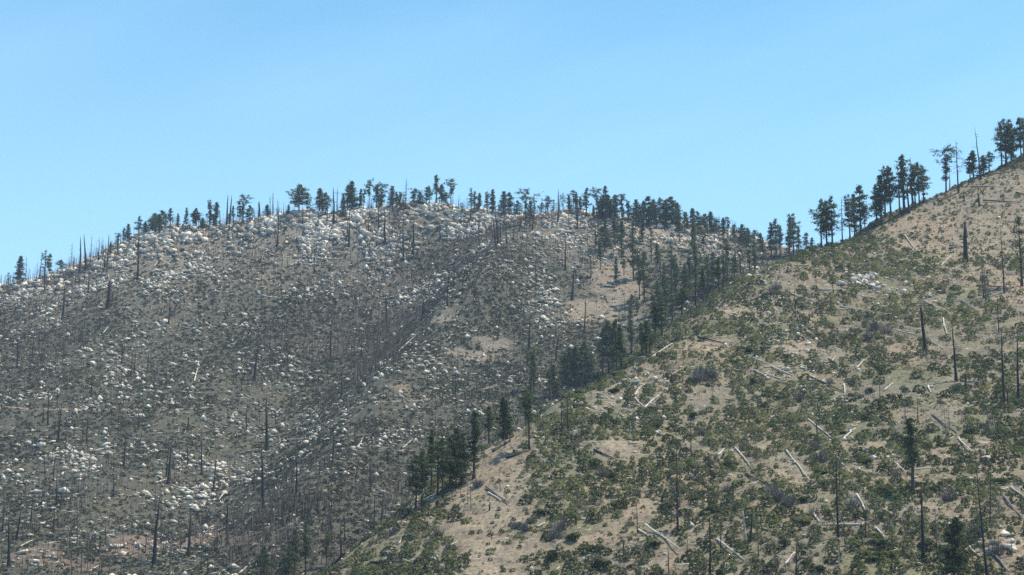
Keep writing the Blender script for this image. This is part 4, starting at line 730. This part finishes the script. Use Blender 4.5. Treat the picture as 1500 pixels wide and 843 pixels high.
# shrubs over the spur
def spaced(x, y, r, order):
    """keep spots that leave the others room"""
    cell = {}; keep = []
    for i in order:
        cx_, cy_ = int(x[i] // 3), int(y[i] // 3); ok = True
        for a in (-1, 0, 1):
            for b in (-1, 0, 1):
                for j in cell.get((cx_ + a, cy_ + b), ()):
                    if (x[i] - x[j]) ** 2 + (y[i] - y[j]) ** 2 < (.95 * (r[i] + r[j])) ** 2: ok = False; break
                if not ok: break
            if not ok: break
        if ok: keep.append(i); cell.setdefault((cx_, cy_), []).append(i)
    return np.array(keep)
x, y, z = candidates(360000, 31, box=(-60, 330, 345, 880)); n, bare, sand, red, rocky, draw = zone_fields(x, y)
veg = np.clip(.46 + fbm(x, y, 13, 61, 3) * 1.9 + fbm(x, y, 70, 62, 2) * .6, 0.04, 1) * (1 - bare * .95)
right = in_ovals([BARE[0], BARE[2]], x, y)
k = thin(x, y, (n > .5) * np.clip((veg * .42 + .035 * right + .07 * bare) * away_from_logs(x, y), 0, 1), 13); x1, y1, b1 = x[k], y[k], bare[k]
sz = np.exp(rs.normal(-.08, .48, len(x1))) * (1 + .25 * fbm(x1, y1, 30, 77, 2)) * (1 - .55 * b1); sz = np.clip(sz, .3, 1.9)
kk = spaced(x1, y1, sz, np.argsort(-sz + rs.normal(0, .25, len(sz)))); x1, y1, sz = x1[kk], y1[kk], sz[kk]
lt = np.clip(.33 + .36 * fbm(x1, y1, 35, 78, 3) + rs.normal(0, .24, len(x1)), 0, 1); hh = sz * rs.uniform(.75, 1.15, len(sz))
print('spur shrubs', len(x1))
L = []
for lo, hi, K_, sd_ in ((0, .5, 20, 41), (.5, .9, 36, 42), (.9, 1.25, 54, 43), (1.25, 9, 76, 44)):
    for near in (True, False):
        q = (sz >= lo) & (sz < hi) & ((y1 < 540) == near)
        if q.any(): L.append(clumps(sd_ + near * 10, x1[q], y1[q], sz[q], hh[q], K_ if near else int(K_ * .65), sz[q] * (.33 if near else .38) * (36 / max(K_, 36)) ** .5, lt[q], q0=.82, bias=2.2))
stuff('shrubbery', *cat3(L)[:2], M['shrub'], cat3(L)[2], 'green and olive shrubs covering the brushy spur between bare soil patches', 'shrubbery')
# dry grass and small weeds
k = thin(x, y, (n > .5) * np.clip(.25 + fbm(x, y, 12, 63, 2), 0, 1) * (1 - bare * .55) * .6, 14); x1, y1 = x[k], y[k]
s1 = rs.uniform(.25, .55, len(x1)); V, T, c = clumps(43, x1, y1, s1, s1 * .6, 7, s1 * .45, rs.uniform(.2, .9, len(x1)))
print('grass', len(x1))
stuff('grass', V, T, M['drygrass'], c, 'dry yellowish grass tufts between the shrubs of the spur', 'grass')
# low brush over the mountainside
x, y, z = candidates(560000, 32); n, bare, sand, red, rocky, draw = zone_fields(x, y)
top = np.clip((y - 1000) / 90, 0, 1)
vg = np.clip(.62 + fbm(x, y, 30, 64, 4) * .9, 0, 1) * (1 - sand * .85) * (1 - red * .7) * (1 - .35 * top) * (1 - .5 * np.clip(rocky, 0, 1))
k = thin(x, y, (n < .5) * vg * .62, 15); x1, y1 = x[k], y[k]
s1 = rs.uniform(.4, 1.25, len(x1)); print('low brush', len(x1))
V, T, c = clumps(44, x1, y1, s1 * 1.1, s1 * .55, 8, s1 * .48, np.clip(.42 + .4 * fbm(x1, y1, 40, 79, 3) + rs.normal(0, .18, len(x1)) - .2 * draw[k], 0, 1))
stuff('undergrowth', V, T, M['lowbrush'], c, 'low grey-green brush carpeting the burned mountainside', 'brush')
# loose stones
def stones(seed, x, y, s, light):
    r = np.random.default_rng(seed); n = len(x); V0, T0 = ICO1
    if True:                                               # octahedral chips are enough at this size
        V0 = np.array([[1, 0, 0], [0, 1, 0], [-1, 0, 0], [0, -1, 0], [0, 0, 1], [0, 0, -1.]]); T0 = np.array([[0, 1, 4], [1, 2, 4], [2, 3, 4], [3, 0, 4], [1, 0, 5], [2, 1, 5], [3, 2, 5], [0, 3, 5]])
        V0 = np.vstack([V0, [[.62, .62, .5], [-.62, .62, .45], [-.62, -.62, .5], [.62, -.62, .45]]]); T0 = np.array([[0, 6, 4], [6, 1, 4], [1, 7, 4], [7, 2, 4], [2, 8, 4], [8, 3, 4], [3, 9, 4], [9, 0, 4], [0, 5, 6], [6, 5, 1], [1, 5, 7], [7, 5, 2], [2, 5, 8], [8, 5, 3], [3, 5, 9], [9, 5, 0]])
    m = len(V0); P = V0[None] * r.uniform(.55, 1.35, (n, 1, 3)) * [1.15, .9, .8] * r.uniform(.6, 1.3, (n, m, 1)) * s[:, None, None]
    a = r.uniform(0, 6.28, n); ca, sa = np.cos(a)[:, None], np.sin(a)[:, None]; X = P[..., 0] * ca - P[..., 1] * sa; Y = P[..., 0] * sa + P[..., 1] * ca
    P = np.stack([X + x[:, None], Y + y[:, None], P[..., 2] + (height(x, y) + s * .3)[:, None]], 2)
    T = (T0[None] + (np.arange(n) * m)[:, None, None]).reshape(-1, 3)
    return P.reshape(-1, 3), T, np.repeat(light, len(T0))
k = thin(x, y, np.where(n < .5, .065 + .42 * np.clip(rocky, 0, 1) ** 1.2 + .55 * top + .7 * np.clip((y - 1062) / 20, 0, 1), 0) * (1 - .5 * sand) * np.clip(.35 + 2.4 * fbm(x, y, 16, 91, 3), .06, 2.6), 16); x1, y1 = x[k], y[k]
s1 = np.clip(np.exp(rs.normal(-.36, .5, len(x1))), .2, 1.6) * (1 + .7 * np.clip((y1 - 1055) / 25, 0, 1)); print('far stones', len(x1))
V, T, c = stones(45, x1, y1, s1, rs.uniform(.2, 1.0, len(x1))); stuff('rubble', V, T, M['rock'], c, 'pale granite stones strewn over the burned mountainside', 'stones')
x, y, z = candidates(200000, 33); n, bare, sand, red, rocky, draw = zone_fields(x, y)
k = thin(x, y, np.where(n > .5, .05 + .95 * np.clip(rocky, 0, 1) ** 1.2, 0), 17); x1, y1 = x[k], y[k]
s1 = np.clip(np.exp(rs.normal(-1.0, .45, len(x1))), .12, .75); print('near stones', len(x1))
V, T, c = stones(46, x1, y1, s1, rs.uniform(.2, .8, len(x1))); stuff('rubble', V, T, M['rock'], c, 'pale granite stones scattered over the brushy spur', 'stones')
# burned sticks and thin trunks too many to count, and grey twigs
def sticks(seed, x, y, h, w, light, lean=.12):
    r = np.random.default_rng(seed); n = len(x); a = r.uniform(0, 6.28, n)
    th = a[:, None] + np.array([0, 2.094, 4.189])
    B = np.stack([x[:, None] + np.cos(th) * w[:, None], y[:, None] + np.sin(th) * w[:, None], np.broadcast_to((height(x, y) - .3)[:, None], (n, 3))], 2)
    tip = np.stack([x + r.normal(0, lean, n) * h, y + r.normal(0, lean, n) * h, height(x, y) + h], 1)
    P = np.concatenate([B, tip[:, None, :] + (B - B.mean(1, keepdims=True)) * .3], 1)
    T0 = np.array([[0, 1, 4], [0, 4, 3], [1, 2, 5], [1, 5, 4], [2, 0, 3], [2, 3, 5], [3, 4, 5]])
    return P.reshape(-1, 3), (T0[None] + (np.arange(n) * 6)[:, None, None]).reshape(-1, 3), np.repeat(light, 7)
x, y, z = candidates(170000, 34); n, bare, sand, red, rocky, draw = zone_fields(x, y); top = np.clip((y - 1000) / 80, 0, 1)
k = thin(x, y, (n < .5) * (.17 + .85 * draw + .3 * top) * np.clip(.6 + 1.2 * fbm(x, y, 25, 93, 3), .05, 1.6) * (1 - sand * .9), 18); x1, y1 = x[k], y[k]; print('far sticks', len(x1))
V, T, c = sticks(47, x1, y1, rs.uniform(2.5, 9.5, len(x1)), rs.uniform(.09, .16, len(x1)) * np.where(rs.uniform(0, 1, len(x1)) < .3, 1.7, 1.0), rs.uniform(.1, .9, len(x1)), .04)
stuff('undergrowth', V, T, M['char'], c, 'countless thin burned saplings standing on the mountainside', 'burned saplings')
k = thin(x, y, (n < .5) * (.09 + .2 * draw) + (n > .5) * np.clip(.16 + .5 * fbm(x, y, 25, 66, 3), .03, 1) * (1 - bare), 19); x1, y1 = x[k], y[k]; print('twigs', len(x1))
x1 = np.repeat(x1, 7) + rs.normal(0, .5, len(x1) * 7); y1 = np.repeat(y1, 7) + rs.normal(0, .5, len(y1) * 7)
V, T, c = sticks(48, x1, y1, rs.uniform(.7, 2.0, len(x1)), rs.uniform(.025, .05, len(x1)), rs.uniform(.1, .7, len(x1)), .35)
stuff('undergrowth', V, T, M['deadtwig'], c, 'grey dead twigs standing among the low brush', 'twigs')

def litter(seed, x, y, L, w, light):
    r = np.random.default_rng(seed); n = len(x); a = r.uniform(0, 6.28, n); d = np.stack([np.cos(a), np.sin(a)], 1) * (L / 2)[:, None]; nn = np.stack([-np.sin(a), np.cos(a)], 1)
    A, B = np.stack([x, y], 1) - d, np.stack([x, y], 1) + d; out = []
    for E, k in ((A, 1.0), (B, .55)):
        hz_ = height(E[:, 0], E[:, 1]) + r.uniform(.05, .5, n)
        for s, u in ((-1, 0), (1, 0), (0, 1.7)): q = E + nn * (w * k * s)[:, None]; out.append(np.stack([q[:, 0], q[:, 1], hz_ + u * w * k], 1))
    P = np.stack(out, 1); T0 = np.array([[0, 1, 4], [0, 4, 3], [1, 2, 5], [1, 5, 4], [2, 0, 3], [2, 3, 5], [0, 2, 1], [3, 4, 5]])
    return P.reshape(-1, 3), (T0[None] + (np.arange(n) * 6)[:, None, None]).reshape(-1, 3), np.repeat(light, 8)
x, y, z = candidates(120000, 35); n, bare, sand, red, rocky, draw = zone_fields(x, y); top = np.clip((y - 1000) / 80, 0, 1)
k = thin(x, y, np.where(n < .5, .2 + .2 * top, .2 * (1 - bare * .8)), 20); x1, y1, n1 = x[k], y[k], n[k]; print('litter', len(x1))
V, T, c = litter(49, x1, y1, rs.uniform(.8, 3.2, len(x1)), np.where(n1 < .5, rs.uniform(.08, .18, len(x1)), rs.uniform(.05, .10, len(x1))), rs.uniform(.0, .8, len(x1)))
stuff('debris', V, T, M['bleached'], c, 'bleached broken branches littering the burned slopes', 'branches')

# ------------------------------------------------------------------ what each thing is called
def oval_has(L, x, y): return any(((x - a) / c_) ** 2 + ((y - b) / d_) ** 2 < 1 for a, b, c_, d_, w_ in L)
crest_xy = np.array([c[:2] for c in cw])
def place_words(x, y):
    n = float(bil(NG, x, y))
    if n > .5:
        dd = np.linalg.norm(crest_xy - [x, y], axis=1).min()
        on_bare = oval_has([BARE[0], BARE[1], BARE[2]], x, y) or y > 690
        seg = np.linalg.norm(np.array([[np.interp(t, np.arange(len(cw)), crest_xy[:, 0]), np.interp(t, np.arange(len(cw)), crest_xy[:, 1])] for t in np.linspace(0, len(cw) - 1, 80)]) - [x, y], axis=1).min()
        if y > 700 and seg < 22: return 'on the skyline of the bare tan hillside'
        if on_bare: return 'on the bare tan hillside'
        if y < 505 and x < 22 and seg < 26: return 'on the wooded shoulder of the spur'
        if oval_has(ROCKY_N[:1], x, y): return 'at the white rock outcrop on the spur'
        if seg < 14: return 'along the crest of the brushy spur'
        if oval_has(BARE[3:], x, y): return 'on an open patch of tan soil on the spur'
        if oval_has(ROCKY_N, x, y): return 'on a stony patch of the spur'
        return 'among the shrubs of the spur'
    if oval_has(RED, x, y): return 'on the red-brown soil below the mountainside'
    if y > 1060:
        if oval_has(ROCKY[:1], x, y): return 'by the pale outcrop on the mountain ridge'
        if x > 45: return 'on the wooded end of the mountain ridge'
        if x < -190: return 'on the descending end of the mountain ridge'
        return 'on the rocky crest of the mountain ridge'
    if x > 40: return 'in the wooded gully behind the spur' if y < 930 else 'on the sandy slope above the gully'
    if oval_has(DRAW, x, y): return f"in the {['upper', 'middle', 'lower'][int(y < 1000) + int(y < 800)]} dark stand of burned trunks"
    sr = float(side_ridge(np.array([x]), np.array([y]))[1][0])
    if -8 < sr < 14: return 'along the side ridge of the mountainside'
    if sr > 0: return 'on the brushy flank beyond the side ridge'
    where = 'high' if y > 930 else ('low' if y < 790 else 'midway')
    if oval_has(ROCKY, x, y): return f'on a boulder field {where} on the mountainside'
    return f'{where} on the open burned mountainside'
EDGE = {'tree': (9, 15), 'snag': (5.5, 9.5), 'log': (5, 9), 'rock': (1.0, 1.7), 'shrub': (1.2, 1.6), 'brush': (1.8, 2.6)}
SIZE = {'tree': ('short', '', 'tall'), 'snag': ('short', '', 'tall'), 'log': ('short', '', 'long'), 'rock': ('small', '', 'large'), 'shrub': ('small', '', 'large'), 'brush': ('low', '', 'tall')}
NEAR = {'tree': 'a living pine', 'snag': 'a burned trunk', 'log': 'a fallen log', 'rock': 'a boulder', 'shrub': 'a green shrub', 'brush': 'a dead grey bush'}
XY = np.array([(t['x'], t['y']) for t in THINGS]); KI = np.array([t['t'] for t in THINGS])
RANGE = {'tree': 12, 'snag': 9, 'log': 8, 'rock': 6, 'shrub': 5, 'brush': 5}
def sized(t):
    size = SIZE[t['t']][int(np.searchsorted(EDGE[t['t']], t['h']))]
    return t['look'] if not size or size in t['look'].split() else f"{size} {t['look']}"
SHORT = {'straight charred pole of a burned tree': 'charred pole', 'charred dead tree with short bare branches': 'charred dead tree', 'thick black stump with broken top': 'black stump', 'thin leaning burned trunk': 'thin burned trunk',
         'leafless grey bush of burned twigs': 'dead grey bush'}
for L_ in PINE_LOOK.values():
    for l_ in L_: SHORT[l_] = l_.split(' with ')[0].split(' on ')[0].replace('thinly foliaged ', '')
used = {}
for i, t in enumerate(THINGS):
    o = t['o']; o['category'] = t['cat']; pw = place_words(t['x'], t['y'])
    o['group'] = f"{t['plural']} {pw}"
    if t['fixed']: o['label'] = t['look']; continue
    lab = sized(t)
    d = np.linalg.norm(XY - XY[i], axis=1); d[i] = 1e9
    full = f"{lab} {pw}"
    for j in np.argsort(d)[:4]:                            # say what stands next to it, if that sets it apart
        u = THINGS[j]
        if d[j] > RANGE[t['t']] or u['t'] == t['t'] and u['look'] == t['look'] or u['fixed']: continue
        nm = SHORT.get(u['look'], u['look']); sz_ = sized(u)[:-len(u['look'])].strip(); nm = f"{sz_} {nm}".strip() if sz_ not in nm.split() else nm
        cand = f"{lab} {pw}, beside {'an' if nm[0] in 'aeiou' else 'a'} {nm}"
        short = f"{SHORT.get(t['look'], t['look'])} {pw}, beside {'an' if nm[0] in 'aeiou' else 'a'} {nm}"
        for c_ in (cand, short):
            if len(c_.split()) <= 16 and c_ not in used: full = c_; break
        else: continue
        break
    if len(full.split()) > 16: full = f"{t['look']} {pw}"
    if len(full.split()) > 16: full = f"{SHORT.get(t['look'], t['look'])} {pw}"
    used[full] = 1; o['label'] = full
print('things', len(THINGS), 'labels', len({t['o']['label'] for t in THINGS}))

# ------------------------------------------------------------------ the air
hm = bpy.data.materials.new('haze'); hm.use_nodes = True; hn, hl = hm.node_tree.nodes, hm.node_tree.links; hn.clear()
pv = hn.new('ShaderNodeVolumePrincipled'); pv.inputs['Color'].default_value = (.62, .78, 1.0, 1); pv.inputs['Density'].default_value = HAZE; pv.inputs['Anisotropy'].default_value = 0.0
ho = hn.new('ShaderNodeOutputMaterial'); hl.new(pv.outputs[0], ho.inputs['Volume'])
bx0, bx1, by0, by1, bz0, bz1 = -1610, 1610, -260, 2310, float(gz.min()) - 1, float(max(gz.max() + 3, max(t['o'].location.z + t['h'] for t in THINGS if t['t'] in ('tree', 'snag')) + 4))
V = np.array([[a, b, c] for a in (bx0, bx1) for b in (by0, by1) for c in (bz0, bz1)]); T = np.array([[0, 1, 3, 2], [4, 6, 7, 5], [0, 4, 5, 1], [2, 3, 7, 6], [0, 2, 6, 4], [1, 5, 7, 3]])
hz = link('haze', mesh_np('haze', V, T, hm)); hz['kind'] = 'stuff'; hz['label'] = 'thin blue haze in the air'; hz['category'] = 'haze'
